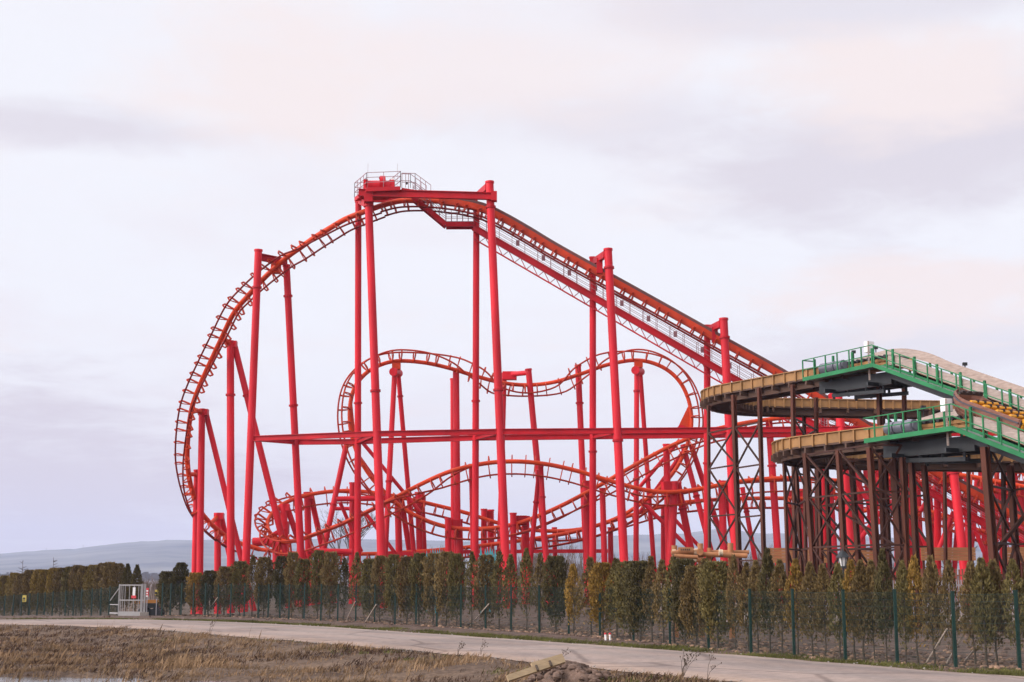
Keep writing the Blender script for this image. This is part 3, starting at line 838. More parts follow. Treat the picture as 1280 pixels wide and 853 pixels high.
# ------------------------------------------------------------------ brown water ride
WR = thing('water_ride', 'brown steel boat flume with green railed walkways and two curving ochre channels', 'water ride', (24, 80, 0))
dA = V((-.5, .866, 0)); bA = V((.866, .5, 0)); UP = V((0, 0, 1))
SL = math.tan(R(21.5))

def flume(A, s1, tail, drop, sdown):
    def pt(s_, q, z=0.0):
        zz = s_ * SL if s_ < 0 else 0.0
        return A + dA * s_ + bA * q + UP * (zz + z)
    qc = 2.05
    hw = 1.1
    # --- channel: level straight, turn of 120 degrees, far straight
    fr = []
    s_ = 3.2
    while s_ < s1: fr.append((pt(s_, qc), bA, UP)); s_ += .5
    Cc = A + dA * s1 + bA * (qc + 3.9)
    a0 = math.atan2(-bA.y, -bA.x)
    n = 44
    zdrop = 0
    for i in range(n + 1):
        a = a0 - R(122) * i / n
        zdrop = -.02 * 3.9 * R(122) * i / n
        e = V((math.cos(a), math.sin(a), 0))
        fr.append((Cc + e * 3.9 + UP * zdrop, -e, UP))
    lp, ls, lu = fr[-1]
    td = V((math.cos(a0 - R(122) - math.pi / 2), math.sin(a0 - R(122) - math.pi / 2), 0))
    m_ = int(tail / .6)
    for i in range(1, m_): fr.append((lp + td * .6 * i + UP * (-drop * i / m_), ls, UP))
    H = .60
    o = None
    wl_ = MB()
    for sg in (-1, 1):
        wl_.sweep([(p + x * sg * hw, x, z) for p, x, z in fr], [(-.05, .10), (.05, .10), (.05, H), (-.05, H)])
    o = wl_.build('channel_wall', M['channel'], WR)
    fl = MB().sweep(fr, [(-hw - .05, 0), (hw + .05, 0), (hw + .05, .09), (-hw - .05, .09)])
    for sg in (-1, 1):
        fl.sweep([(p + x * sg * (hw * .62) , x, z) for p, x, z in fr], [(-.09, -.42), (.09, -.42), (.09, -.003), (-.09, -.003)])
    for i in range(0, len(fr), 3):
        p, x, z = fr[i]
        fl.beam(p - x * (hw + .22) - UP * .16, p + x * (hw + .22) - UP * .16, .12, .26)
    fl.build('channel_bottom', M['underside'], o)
    rb = MB()
    acc = 0
    for i in range(0, len(fr)):
        if i and (fr[i][0] - fr[i - 1][0]).length: acc += (fr[i][0] - fr[i - 1][0]).length
        if acc > .5 or i == 0:
            acc = 0
            p, x, z = fr[i]
            for sg in (-1, 1):
                c = p + x * sg * (hw + .10)
                rb.beam(c + UP * .02, c + UP * (H + .02), .09, .09, x)
    for sg in (-1, 1):
        rb.sweep([(p + x * sg * (hw + .09), x, z) for p, x, z in fr], [(-.08, H), (.08, H), (.08, H + .05), (-.08, H + .05)])
    rb.build('channel_rib', M['channel'], o)
    # --- conveyor section: plank walls, deck, dark frames
    ss = [sdown, sdown * .5, -.6, 0, .6, 2.0, 3.6]
    for q, far in ((.98, 0), (3.15, 1)):
        mb = MB()
        bend = [(sdown, 1.02), (-2.5, 1.06), (-1.0, 1.24), (.4, 1.34), (1.8, 1.38), (3.5, 1.28), (5.2, 1.06)] if far else [(sdown, .80), (-2.5, .80), (-1.0, .86), (-.2, .84)]
        k = .52
        def crest(s_):
            return pt(s_, q, interp(bend, s_) - (SL * (2.2 - abs(s_)) ** 2 / 8.8 if abs(s_) < 2.2 else 0))
        cuts = [sdown + (bend[-1][0] - sdown) * c_ / 36 for c_ in range(37)]
        for s0, s2 in zip(cuts, cuts[1:]):
            a, b = crest(s0), crest(s2)
            mb.prism([a - UP * k - bA * .04, a - UP * k + bA * .04, a + bA * .04, a - bA * .04], [b - UP * k - bA * .04, b - UP * k + bA * .04, b + bA * .04, b - bA * .04])
        mb.build('plank_wall', M['plank'], WR)
    s_ = sdown
    while s_ < 5:
        MB().beam(pt(s_, 3.26, -.2), pt(s_, 3.26, .75), .10, .10, dA).build('wall_post', M['green'], WR)
        s_ += 1.5
    mb = MB()
    mb.beam(pt(sdown, 2.05, .3), pt(-.3, 2.05, .3), 2.1, .12).beam(pt(-.3, 2.05, .28), pt(4.6, 2.05, .28), 2.1, .12)
    for q in (1.3, 2.05, 2.8):
        mb.beam(pt(-.2, q, .55), pt(4.8, q, .40), .12, .16)
    mb.build('conveyor_deck', M['channel'], WR)
    mb = MB()
    for q in (1.2, 2.9):
        mb.beam(pt(sdown, q, -.35), pt(-.2, q, -.35), .2, .5).beam(pt(-.2, q, -.55), pt(5.5, q, -.55), .2, .7)
        mb.beam(pt(.4, q, -1.3), pt(4.5, q, -1.1), .15, .2)
        for s_ in (.5, 1.8, 3.2, 4.4): mb.beam(pt(s_, q, -.5), pt(s_, q, -1.3), .12, .12)
    for s_ in [sdown + i * .9 for i in range(int((5 - sdown) / .9))]: mb.beam(pt(s_, 1.2, -.4), pt(s_, 2.9, -.4), .12, .2)
    mb.build('conveyor_frame', M['darksteel'], WR)
    mb = MB()
    for k in range(9): mb.cyl(pt(.3 + k * .42, 1.15, .62), pt(.3 + k * .42, 2.95, .62), .10, n=8)
    mb.build('conveyor_roller', M['darksteel'], WR)
    # --- green walkway
    wk_ = MB().beam(pt(sdown, 0, 0), pt(0, 0, 0), .09, .20).beam(pt(0, 0, 0), pt(5.6, 0, -.12), .09, .22)
    wk_.beam(pt(sdown, .86, .06), pt(0, .86, .06), .06, .16).beam(pt(0, .86, .02), pt(5.6, .86, -.1), .06, .14)
    w = wk_.build('walkway', M['green'], WR)
    MB().beam(pt(sdown, .44, -.02), pt(0, .44, -.02), .76, .05).beam(pt(0, .44, -.02), pt(5.6, .44, -.14), .76, .05).build('walkway_grating', M['grate'], w)
    r1 = MB()
    def rr(q, sgap, thick, h):
        s_ = sdown
        while s_ < 5.7:
            zz = -.12 * max(0, s_) / 5.6
            r1.beam(pt(s_, q, zz), pt(s_, q, h + zz), thick, thick, dA)
            s_ += sgap
        for k in (.5 * h, h):
            r1.beam(pt(sdown, q, k), pt(0, q, k), .045, .045).beam(pt(0, q, k), pt(5.6, q, k - .12), .045, .045)
    rr(0, .95, .06, 1.10)
    s_ = sdown
    while s_ < 5.7:
        r1.beam(pt(s_, .86, 0), pt(s_, .86, 1.10), .11, .11, dA); s_ += 1.55
    r1.beam(pt(5.6, 0, 0.98), pt(5.6, .86, 0.98), .06, .06)
    r1.build('railing', M['green'], w)
    # --- motors, cabinet, lamps
    for k in range(3):
        c = pt(4.4 - k * .62, .62, .42)
        MB().cyl(c - dA * .26, c + dA * .26, .30, n=16).cyl(c - dA * .34, c - dA * .26, .2, n=12).build('drive_motor', M['grey'], WR)
    MB().box(pt(1.2, .95, 1.22), .45, .32, .60, math.atan2(bA.y, bA.x)).build('control_cabinet', M['white'], WR)
    MB().beam(pt(.75, .45, -.7), pt(.75, .45, 1.45), .08, .08).build('cabinet_post', M['plank'], WR)
    for s_, q in ((3.0, 3.2), (4.8, 3.2), (-3.5, 3.2)):
        if s_ > sdown:
            MB().box(pt(s_, q, (1.62 if s_ > 0 else 1.22)), .22, .2, .16).beam(pt(s_, q, .7), pt(s_, q, (1.58 if s_ > 0 else 1.18)), .05, .05).build('lamp', M['darksteel'], WR)
    return pt, fr

AU, AL = P(1091, 456.5, 77), P(1191, 535.5, 64.5)
ptU, frU = flume(AU, 14.5, 17, .35, -11.5)
ptL, frL = flume(AL, 11.5, 19, .35, -6.5)

DY = 4.8
def bcol(x0, y0, x1, y1, Y, w=.28, h=.30):
    w *= .68; h *= .7
    Y += DY
    a, b = P(x0, y0 + 7, Y + .8), P(x1, y1, Y + .8)
    d = b - a
    base = a + d * ((-.5 - a.z) / d.z)
    MB().ibeam(a, base, w, h, bA, .05).build('support_column', M['brown'], WR)
    return a, base
def brace(p, q, w=.09): MB().beam(p, q, w, w).build('brace', M['brownd'], WR)
def bays(c1, c2, zs, cross=True):
    f = lambda c, z: c[0].lerp(c[1], (z - c[0].z) / (c[1].z - c[0].z))
    for z0, z1 in zip(zs, zs[1:]):
        brace(f(c1, z0), f(c2, z0))
        brace(f(c1, z0) + V((0, -.06, 0)), f(c2, z1) + V((0, -.06, 0)))
        if cross: brace(f(c1, z1) + V((0, .06, 0)), f(c2, z0) + V((0, .06, 0)))
    brace(f(c1, zs[-1]), f(c2, zs[-1]))
ca = bcol(885.5, 500, 887, 700, 86, .2, .24)
cb = bcol(917, 487, 924, 700, 82.5, .34, .38)
cc = bcol(949, 478, 955, 700, 79.5, .28, .32)
bays(ca, cb, (11.5, 9.2, 6.2, 3.3, .6)); bays(cb, cc, (11.5, 9.0, 6.0, 3.4, .6))
c1 = bcol(991, 474, 994, 700, 77.2, .30, .3)
c2 = bcol(1020, 490, 1022, 700, 84, .28, .3)
c3 = bcol(1098.5, 470, 1105, 700, 74.5, .32, .34)
c4 = bcol(1130, 478, 1134, 700, 77, .28, .3)
bays(c1, c2, (11.5, 10, 8.4), True); bays(c3, c4, (11.6, 10.4, 8.8), False)
c5 = bcol(1005, 508, 1007, 700, 91, .26, .28); c6 = bcol(1104, 512, 1107, 700, 92, .26, .28); c6b = bcol(1180, 514, 1182, 700, 92, .26, .28)
DY = -2.4
l1 = bcol(980, 565, 985, 710, 79.5, .20, .24)
l2 = bcol(995, 572, 1002, 710, 82.5, .24, .26)
l3 = bcol(1007, 560, 1017, 710, 75.4, .34, .36)
l4 = bcol(1023, 574, 1027, 700, 84, .26, .28); l5 = bcol(1033, 570, 1037, 700, 82, .26, .28)
l6 = bcol(1048, 556, 1057, 710, 72.5, .30, .34)
l7 = bcol(1064, 566, 1074, 710, 80, .34, .36)
l8 = bcol(1087, 553, 1097, 710, 69.8, .34, .36)
l9 = bcol(1107, 574, 1112, 710, 84, .28, .3); l10 = bcol(1117, 566, 1125, 710, 75, .6, .3)
l11 = bcol(1128, 565, 1134, 710, 70, .30, .34); l12 = bcol(1139, 560, 1146, 710, 72, .34, .36); l13 = bcol(1155, 575, 1165, 712, 73, .32, .36)
l14 = bcol(1231, 552, 1243, 710, 65.2, .42, .46); l15 = bcol(1263, 575, 1271, 710, 69, .34, .4); l16 = bcol(1288, 570, 1296, 710, 66.5, .34, .4)
l17 = bcol(1254, 575, 1256, 710, 84, .28, .3); l18 = bcol(1210, 576, 1213, 710, 86, .2, .26)
zz = (8.6, 6.4, 3.9, 1.2)
for p_, q_ in ((l1, l2), (l2, l3), (l3, l6), (l4, l7), (l6, l8), (l7, l9), (l8, l11), (l10, l13), (l14, l15), (l15, l16), (l5, l10), (l9, l12)): bays(p_, q_, zz, p_ in (l1, l3, l8, l14, l4))
brace(P(1243, 690, 65.4), P(1285, 640, 66.5), .16)
for s_ in (.8, 4.2):
    MB().beam(ptL(s_, .3, -.9), ptL(s_, 3.0, -.9), .12, .2).build('cross_beam', M['darksteel'], WR)
    MB().beam(ptU(s_, .3, -.9), ptU(s_, 3.0, -.9), .12, .2).build('cross_beam', M['darksteel'], WR)

# ------------------------------------------------------------------ boat
ax = (-dA + UP * -SL).normalized()         # from the bow down to the stern
lat = bA
nrm = lat.cross(ax).normalized()
if nrm.z < 0: nrm = -nrm
B0 = ptL(1.75, 2.0, .97)
BT = thing('boat', 'wooden-look ride boat with yellow seat rows climbing the lower green-railed flume', 'boat', B0)
def bp(s_, q, h): return B0 + ax * s_ + lat * q + nrm * h
BL = 4.6
secs = []
for i in range(15):
    t = i / 14
    w = 1.0 * (1 - (1 - min(1, t / .30)) ** 2) ** .5 if t < .30 else 1.0
    w = max(.03, w)
    h = .95 + .28 * max(0, 1 - t / .28) ** 1.5
    secs.append((t * BL, w, h, .30 * max(0, 1 - t / .25)))
vs = []
for s_, w, h, kl in secs:
    vs += [bp(s_, -w, h), bp(s_, -w * .96, h * .5 + kl), bp(s_ + kl * .3, -w * .62, kl), bp(s_ + kl * .3, w * .62, kl), bp(s_, w * .96, h * .5 + kl), bp(s_, w, h),
           bp(s_, max(.02, w - .08), h), bp(s_, max(.015, w - .14), .30 + kl), bp(s_, -max(.015, w - .14), .30 + kl), bp(s_, -max(.02, w - .08), h)]
n = 10
fs = [(i * n + k, i * n + (k + 1) % n, (i + 1) * n + (k + 1) % n, (i + 1) * n + k) for i in range(14) for k in range(n)]
fs += [tuple(range(n - 1, -1, -1)), tuple(14 * n + k for k in (0, 1, 2, 3, 4, 5, 6, 7, 8, 9))]
MB().add(vs, fs).build('hull', M['hull'], BT)
tw = MB()
tw.prism([bp(BL + .0, -.99, .02), bp(BL, .99, .02), bp(BL, .97, .95), bp(BL, -.97, .95)], [bp(BL + .05, -.99, .02), bp(BL + .05, .99, .02), bp(BL + .05, .97, .95), bp(BL + .05, -.97, .95)])
tw.build('transom', M['hull'], BT)
tb = MB()
for sg in (-1, 1):
    pts = [bp(s_, sg * (w + .02), h - .16) for s_, w, h, kl in secs]
    for a, b in zip(pts, pts[1:]): tb.beam(a, b, .05, .07, nrm)
    pts = [bp(s_, sg * max(0, w - .03), h + .02) for s_, w, h, kl in secs]
tb.beam(bp(BL + .07, -.98, .80), bp(BL + .07, .98, .80), .05, .08, nrm)
tb.build('gunwale_trim', M['trim'], BT)
for k in range(5):
    s_ = 1.05 + k * .78
    st_ = MB().beam(bp(s_ + .25, -.84, .48), bp(s_ + .25, .84, .48), .42, .10, nrm)
    st_.prism([bp(s_ + .42, -.84, .5), bp(s_ + .52, -.84, .5), bp(s_ + .60, -.84, .90), bp(s_ + .52, -.84, .92)], [bp(s_ + .42, .84, .5), bp(s_ + .52, .84, .5), bp(s_ + .60, .84, .90), bp(s_ + .52, .84, .92)])
    for q in (-.7, -.25, .25, .7): st_.cyl(bp(s_ + .56, q - .17, .93), bp(s_ + .56, q + .17, .93), .085, n=10)
    so_ = st_.build('seat', M['seat'], BT)
    pd = MB()
    for q in (-.46, 0, .46): pd.box(bp(s_ + .55, q, 1.0), .16, .12, .12)
    pd.beam(bp(s_ + .52, -.8, .88), bp(s_ + .52, .8, .88), .05, .10, nrm)
    pd.build('lap_bar', M['seatdark'], so_)
fr_ = MB()
fr_.beam(bp(.72, -.74, 1.12), bp(.72, .74, 1.12), .10, .10, nrm)
for q in (-.5, -.1, .3, .6): fr_.beam(bp(.72, q - .12, 1.2), bp(.72, q + .12, 1.2), .14, .12, nrm)
fr_.build('front_bar', M['seatdark'], BT)

# ------------------------------------------------------------------ fence, gate
def gnd(p): return gz(p.x, p.y)
POST = [202, 212.5, 226, 241, 256, 272, 288, 305, 322.5, 335, 349.5, 361, 380, 401, 422, 444.5, 468, 493.6, 520, 546, 576, 606.7, 639, 674, 711, 750, 792, 837.6, 886, 939, 993, 1057, 1122, 1195, 1275, 1352]
pr = [GP(x, interp(fence_bot, x)) for x in POST]
LX = [5, 16, 26, 36, 46, 55, 65, 81, 91, 101, 114, 125, 136, 147.5]
def lp_(x): 
    Y = 124 - x / 147.5 * 26.5
    p = P(x, 772, Y); p.z = fall(p.x, p.y); return p
plft = [lp_(x) for x in [-22, -8] + LX]
def panel_mesh(L_, H=1.95):
    m = MB()
    def wire(a, b, r):
        m.beam(a, b, r * 2, r * 2)
    k = int(L_ / .05)
    for i in range(1, k): wire(V((L_ * i / k, 0, .06)), V((L_ * i / k, 0, H)), .0022)
    for j in range(11): wire(V((0, .006, .06 + j * (H - .06) / 10)), V((L_, .006, .06 + j * (H - .06) / 10)), .0034)
    return m
FHT = 2.0
def fence(name, label, pts):
    f = thing(name, label, 'fence', (pts[0].x, pts[0].y, gnd(pts[0])))
    o0 = V(f.location)
    base = panel_mesh(2.5).mesh('mesh_panel', M['pole'])
    for p in pts:
        z = gnd(p)
        mb = MB().box(V((p.x, p.y, z + FHT / 2 - .1)), .08, .08, FHT + .25).box(V((p.x, p.y, z + FHT + .035)), .095, .095, .03)
        for k in (.35, .95, 1.6): mb.box(V((p.x, p.y - .045, z + k)), .05, .03, .05)
        mb.build('fence_post', M['pole'], f)
    for a, b in zip(pts, pts[1:]):
        o = bpy.data.objects.new('mesh_panel', base)
        COL.objects.link(o)
        o.parent = f
        za, zb = gnd(a), gnd(b)
        d = math.hypot(b.x - a.x, b.y - a.y)
        o.location = (a.x - o0.x, a.y - o0.y, za - o0.z)
        o.rotation_euler = (0, -math.atan2(zb - za, d), math.atan2(b.y - a.y, b.x - a.x))
        o.scale = (math.hypot(d, zb - za) / 2.5, 1, 1)
    return f
fence('mesh_fence', 'dark green welded mesh fence along the road in front of the hedge', pr)
fence('mesh_fence', 'dark green mesh fence beyond the white gate at the foot of the hills', plft)

GY = 96.0
g0, g1, g2 = P(148, 770.5, GY), P(175.5, 770.5, GY - .6), P(180, 770.5, GY - .8)
gt = thing('gate', 'pale galvanised bar gate standing between the two green fences', 'gate', (g0.x, g0.y, fall(g0.x, g0.y)))
zg = gt.location.z
def up(p, h): return V((p.x, p.y, zg + h))
mb = MB()
for h in (.28, 1.05, 2.02): mb.beam(up(g0, h), up(g1, h), .07, .08)
mb.beam(up(g0, .15), up(g1, .15), .08, .26)
for p in (g0, g1): mb.beam(up(p, .1), up(p, 2.08), .09, .09)
mb.build('gate_frame', M['gate'], gt)
mb = MB()
for q in (.08, .16, .26, .46, .67, .88):
    p = g0.lerp(g1, q); mb.beam(up(p, .3), up(p, 2.0), .04, .04)
mb.build('gate_bar', M['gate'], gt)
for p in (g1.lerp(g2, .25), g2): MB().box(up(p, 1.02), .12, .12, 2.14).build('gate_post', M['gate'], gt)
MB().beam(up(g1, 1.05), up(g2, 1.05), .06, .06).beam(up(g1, .28), up(g2, .28), .06, .06).build('hinge', M['gate'], gt)
mb = MB()
h0 = P(137, 770.5, GY + 1.2)
mb.beam(up(h0, .75), up(g0, .75), .06, .06).beam(up(h0, .2), up(g0, .2), .06, .10).beam(up(h0, 1.0), up(g0, 1.85), .05, .05)
mb.build('side_brace', M['gate'], gt)
MB().box(V((g2.x, g2.y, zg + .14)), .55, .55, .3, .3).build('post_footing', M['stone'], gt)

def sign(name, label, px, py, Y, w, h, mt, pr_, pole=True):
    c = P(px, py, Y)
    t = thing(name, label, 'sign', (c.x, c.y, c.z - h / 2))
    MB().box(c, w, .03, h).build('sign_board', M[mt], t)
    pr_(t, c)
    if pole: MB().beam(V((c.x, c.y + .05, fall(c.x, c.y) - .1)), V((c.x, c.y + .05, c.z + h / 2)), .05, .05).build('sign_post', M['galv'], t)
def pr_red(t, c):
    mb = MB()
    for k in range(3): mb.box(c + V((0, -.02, .10 - k * .17)), .14 if k != 1 else .09, .012, .10)
    mb.build('sign_print', M['white'], t)
def pr_white(t, c):
    MB().box(c + V((0, -.02, -.30)), .30, .012, .18).build('sign_print', M['signr'], t)
def pr_y(t, c): MB().box(c + V((-.02, -.02, 0)), .16, .012, .16).box(c + V((-.02, -.02, -.17)), .2, .012, .05).build('sign_print', M['blackp'], t)
sign('warning_sign', 'narrow white sign with a red foot hung on the pale gate', 167.5, 740.5, 95.5, .17, .62, 'white', pr_white, False)
sign('warning_sign', 'narrow red sign with white print on a post beside the gate', 184, 740.8, 97, .20, .58, 'signr', pr_red)
sign('warning_sign', 'yellow sign with a folded edge on a post by the fence corner', 195.8, 741.5, 96, .22, .40, 'signy', pr_y)
MB().box(P(197.8, 741.5, 95.9), .07, .04, .60).build('sign_edge', M['signy'], [o for o in bpy.data.objects if o.get('label', '').startswith('yellow sign with a folded')][0])
sign('warning_sign', 'small yellow sign on the far fence before the dark conifers', 30.5, 748.5, 114, .30, .50, 'signy', pr_y, False)
# orange beam on a dark low trailer behind the gate
tb_ = P(186, 751.5, 108)
tl = thing('trailer', 'low dark trailer carrying an orange beam seen behind the gate post', 'trailer', (tb_.x, tb_.y, fall(tb_.x, tb_.y)))
zt = tl.location.z
MB().beam(P(168, 752.5, 108), P(201, 752, 108), .3, .26).build('orange_beam', M['orangebeam'], tl)
a_, b_ = P(178, 757, 108.3), P(201, 757, 108.3)
MB().beam(a_, b_, 1.2, .35).beam(a_ - V((0, 0, .45)), b_ - V((0, 0, .45)), 1.0, .35).build('chassis', M['darksteel'], tl)
for p in (a_.lerp(b_, .15), a_.lerp(b_, .85)):
    for dy in (-.6, .6): MB().cyl(V((p.x, p.y + dy - .12, zt + .38)), V((p.x, p.y + dy + .12, zt + .38)), .38, n=16).build('wheel', M['darksteel'], tl)

# marker posts by the fence
for px, py, lb in ((757.7, 793.5, 'short white marker post with a red cap leaning next to its twin'), (762.6, 793.5, 'upright short white marker post at the foot of the fence')):
    p = GP(px, 800)
    t = thing('marker_post', lb, 'post', p, 'marker posts at the foot of the fence')
    ln = V((-.03, 0, 0)) if px < 760 else V((0, 0, 0))
    MB().cyl(p - V((0, 0, .1)), p + V((0, 0, .20)) + ln, .045, n=10).build('post', M['white'], t)
    MB().cyl(p + V((0, 0, .20)) + ln, p + V((0, 0, .27)) + ln * 1.2, .047, n=10).build('cap', M['signr'], t)

# leaning stakes among the conifers
STK = [(1155, 829, 1184, 786, 39.0, 'pale stake leaning under the golden conifer beside the fence'), (1180, 830, 1205, 792, 39.6, 'middle one of three pale stakes leaning between the fence posts'), (1202, 827, 1234, 793, 38.8, 'pale stake leaning farthest along the fence past its two fellows'), (586, 782, 611, 755, 64.5, 'long pale stake leaning alone in the middle of the hedge'), (432, 776, 444, 752, 73, 'grey stake leaning at the hedge behind the closely set fence posts'), (256, 768, 272, 747, 88, 'grey stake leaning at the hedge near the fence corner'), (455, 778, 470, 756, 71.5, 'thin grey stake leaning just past another in the hedge')]
for x0, y0, x1, y1, Y, lb in STK:
    a = GP(x0, y0); b = P(x1, y1, Y + 1.2)
    a.z = -.1
    o = MB().cyl(a, b, .030, .024, 8).build('stake', M['stake'], org=a)
    tag(o, lb, 'stake', 'stakes leaning in the hedge')

# ------------------------------------------------------------------ conifers
def crown_mesh(name, H, rad, z0, flat, nl, seed, gap=.30):
    rnd = random.Random(seed)
    m = MB()
    lobes = [(rnd.uniform(0, 6.28), rnd.uniform(z0, H), rnd.uniform(.6, 1.3)) for _ in range(16)]
    def prof_(t):
        if flat: return (.62 + .38 * sm(0, .35, t)) * (1 - .45 * sm(.84, 1.0, t))
        return (.50 + .50 * sm(0, .30, t)) * (1 - sm(.55, 1.08, t)) ** .75
    skirt = [rnd.uniform(0, .75) for _ in range(7)]
    for i in range(nl):
        t = rnd.random() ** (.85)
        z = z0 + (H - z0) * t
        a = rnd.uniform(0, 2 * math.pi)
        low = skirt[int(a / 6.2832 * 7) % 7]
        if t < .16 + .16 * low and rnd.random() > .10 + .9 * (t / .32) ** 1.5: continue
        R_ = rad * prof_(t)
        lump = 1 + .55 * mn.noise(V((math.cos(a) * 1.5 + seed, math.sin(a) * 1.5, z * 2.2))) + .25 * mn.noise(V((math.cos(a) * 4 + seed, math.sin(a) * 4, z * 6)))
        if mn.noise(V((math.cos(a) * 2 + seed * 3, math.sin(a) * 2, z * 3.0))) > gap and rnd.random() < .8: continue
        r = R_ * lump * (rnd.random() ** .42)
        c = V((math.cos(a) * r, math.sin(a) * r, z))
        L_ = rnd.uniform(.05, .12); w = rnd.uniform(.014, .034)
        out = V((math.cos(a + rnd.uniform(-.7, .7)), math.sin(a + rnd.uniform(-.7, .7)), 0))
        d = (V((0, 0, 1)) * rnd.uniform(.3, 1.2) + out * rnd.uniform(.1, .9)).normalized()
        s_ = d.cross(V((rnd.uniform(-1, 1), rnd.uniform(-1, 1), rnd.uniform(-.4, .4)))).normalized() * w
        m.add([c - s_ * .6, c + s_ * .6, c + d * L_ * .6 + s_ * 1.1, c + d * L_, c + d * L_ * .6 - s_ * 1.1], [(0, 1, 2, 3, 4)])
    # stray shoots
    for i in range(40):
        a = rnd.uniform(0, 6.28); z = rnd.uniform(z0 + .3, H + .02)
        t = (z - z0) / (H - z0)
        c = V((math.cos(a), math.sin(a), 0)) * rad * prof_(min(1, t)) * .9 + V((0, 0, z))
        d = V((math.cos(a) * .5, math.sin(a) * .5, 1)).normalized() * rnd.uniform(.12, .26)
        s_ = d.cross(V((math.sin(a), -math.cos(a), .3))).normalized() * .02
        m.add([c - s_, c + s_, c + d], [(0, 1, 2)])
    return m.mesh(name, M['leaf'])

def trunk_mesh(H, seed):
    rnd = random.Random(seed)
    m = MB()
    pts = [V((rnd.uniform(-.03, .03), rnd.uniform(-.03, .03), H * .9 * i / 6 - .12 * (i == 0))) for i in range(7)]
    m.tube(pts, [.042 - .005 * i for i in range(7)], 6)
    for k in range(14):
        z = rnd.uniform(.35, H * .8); a = rnd.uniform(0, 6.28); l_ = rnd.uniform(.15, .34)
        m.cyl(V((0, 0, z)), V((math.cos(a) * l_, math.sin(a) * l_, z + l_ * rnd.uniform(.3, 1))), .012, .004, 4, False)
    return m.mesh('trunk', M['bark'])

VAR_D = [crown_mesh('crown', 3.0, .54, .25, True, 7600, 11 + k, .22) for k in range(5)]
VAR_P = [crown_mesh('crown', 3.0, .41, .40, False, 4400, 31 + k, .08) for k in range(6)]
VAR_W = [crown_mesh('crown', 3.0, .40, .45, False, 3300, 51 + k, .0) for k in range(5)]
TRK = [trunk_mesh(3.0, 71 + k) for k in range(4)]
GREEN_, BROWN_, GOLD_, DARK_ = (.190, .148, .052), (.225, .152, .060), (.360, .215, .050), (.120, .096, .038)
hedge_no = {'r': 0, 'l': 0}
names_n = ['first', 'second', 'third', 'fourth', 'fifth', 'sixth', 'seventh', 'eighth', 'ninth', 'tenth']
def ordn(n):
    if n <= 10: return names_n[n - 1]
    suf = 'th' if 10 <= n % 100 <= 20 else {1: 'st', 2: 'nd', 3: 'rd'}.get(n % 10, 'th')
    return f'{n}{suf}'

def conifer(p, H, kind, colr, label, group, w=1.0, seed=0):
    t = thing('conifer', label, 'conifer', p, group)
    rnd = random.Random(seed * 13 + 5)
    c = bpy.data.objects.new('crown', {'D': VAR_D, 'P': VAR_P, 'W': VAR_W}[kind][rnd.randrange({'D': 5, 'P': 6, 'W': 5}[kind])])
    k = bpy.data.objects.new('trunk', TRK[rnd.randrange(4)])
    for o in (c, k):
        COL.objects.link(o); o.parent = t
        o.rotation_euler = (0, 0, rnd.uniform(0, 6.28))
        o.scale = (w, w, H / 3.0)
    j = rnd.uniform(.85, 1.18)
    c.color = (*[x * j for x in colr], 1)
    if rnd.random() < .5: k.scale = (w * 1.1, w * 1.1, H / 3.0 * .98)
    k.rotation_euler.x = rnd.uniform(-.03, .03)

# the conifer line runs behind the fence
top_r = [(205, 708), (230, 706.5), (250, 712), (272, 704), (300, 699), (340, 695), (358, 697), (372, 694), (400, 692.5), (440, 691.5), (480, 695), (520, 694), (560, 694), (600, 692), (660, 691), (690, 694), (706, 703), (717, 706), (739, 700), (760, 696), (800, 697), (812, 694), (835, 699), (850, 702), (880, 703), (897, 701), (919, 700), (935, 704), (947, 702), (962, 691), (977, 700), (997, 701), (1020, 706), (1036, 707), (1050, 710), (1067, 702), (1093, 701), (1106, 692), (1113, 691), (1131, 700), (1146, 697), (1170, 700), (1220, 702), (1260, 698), (1290, 698)]
xs_h = []
x = 207.0
rnd = random.Random(3)
while x < 700:
    Y = GP(x, interp(fence_bot, x)).y
    xs_h.append(x)
    x += (18.5 if x < 330 else 15.5 if x < 560 else 17.5) * rnd.uniform(.8, 1.2)
xs_h += [717, 739, 754, 771, 787, 800, 815, 829, 843, 857, 870, 884, 897, 919, 935, 947, 962, 977, 997, 1015, 1031, 1050, 1067, 1079, 1092, 1107, 1131, 1146, 1167, 1189, 1217, 1231, 1245, 1270, 1292]
GOLDS = {717, 754, 997, 1067, 1146}
DARKS = {962, 857, 800, 1107}
kinds_txt = {GREEN_: 'olive-green', BROWN_: 'brownish', GOLD_: 'golden-yellow', DARK_: 'dark green'}
prevx = None
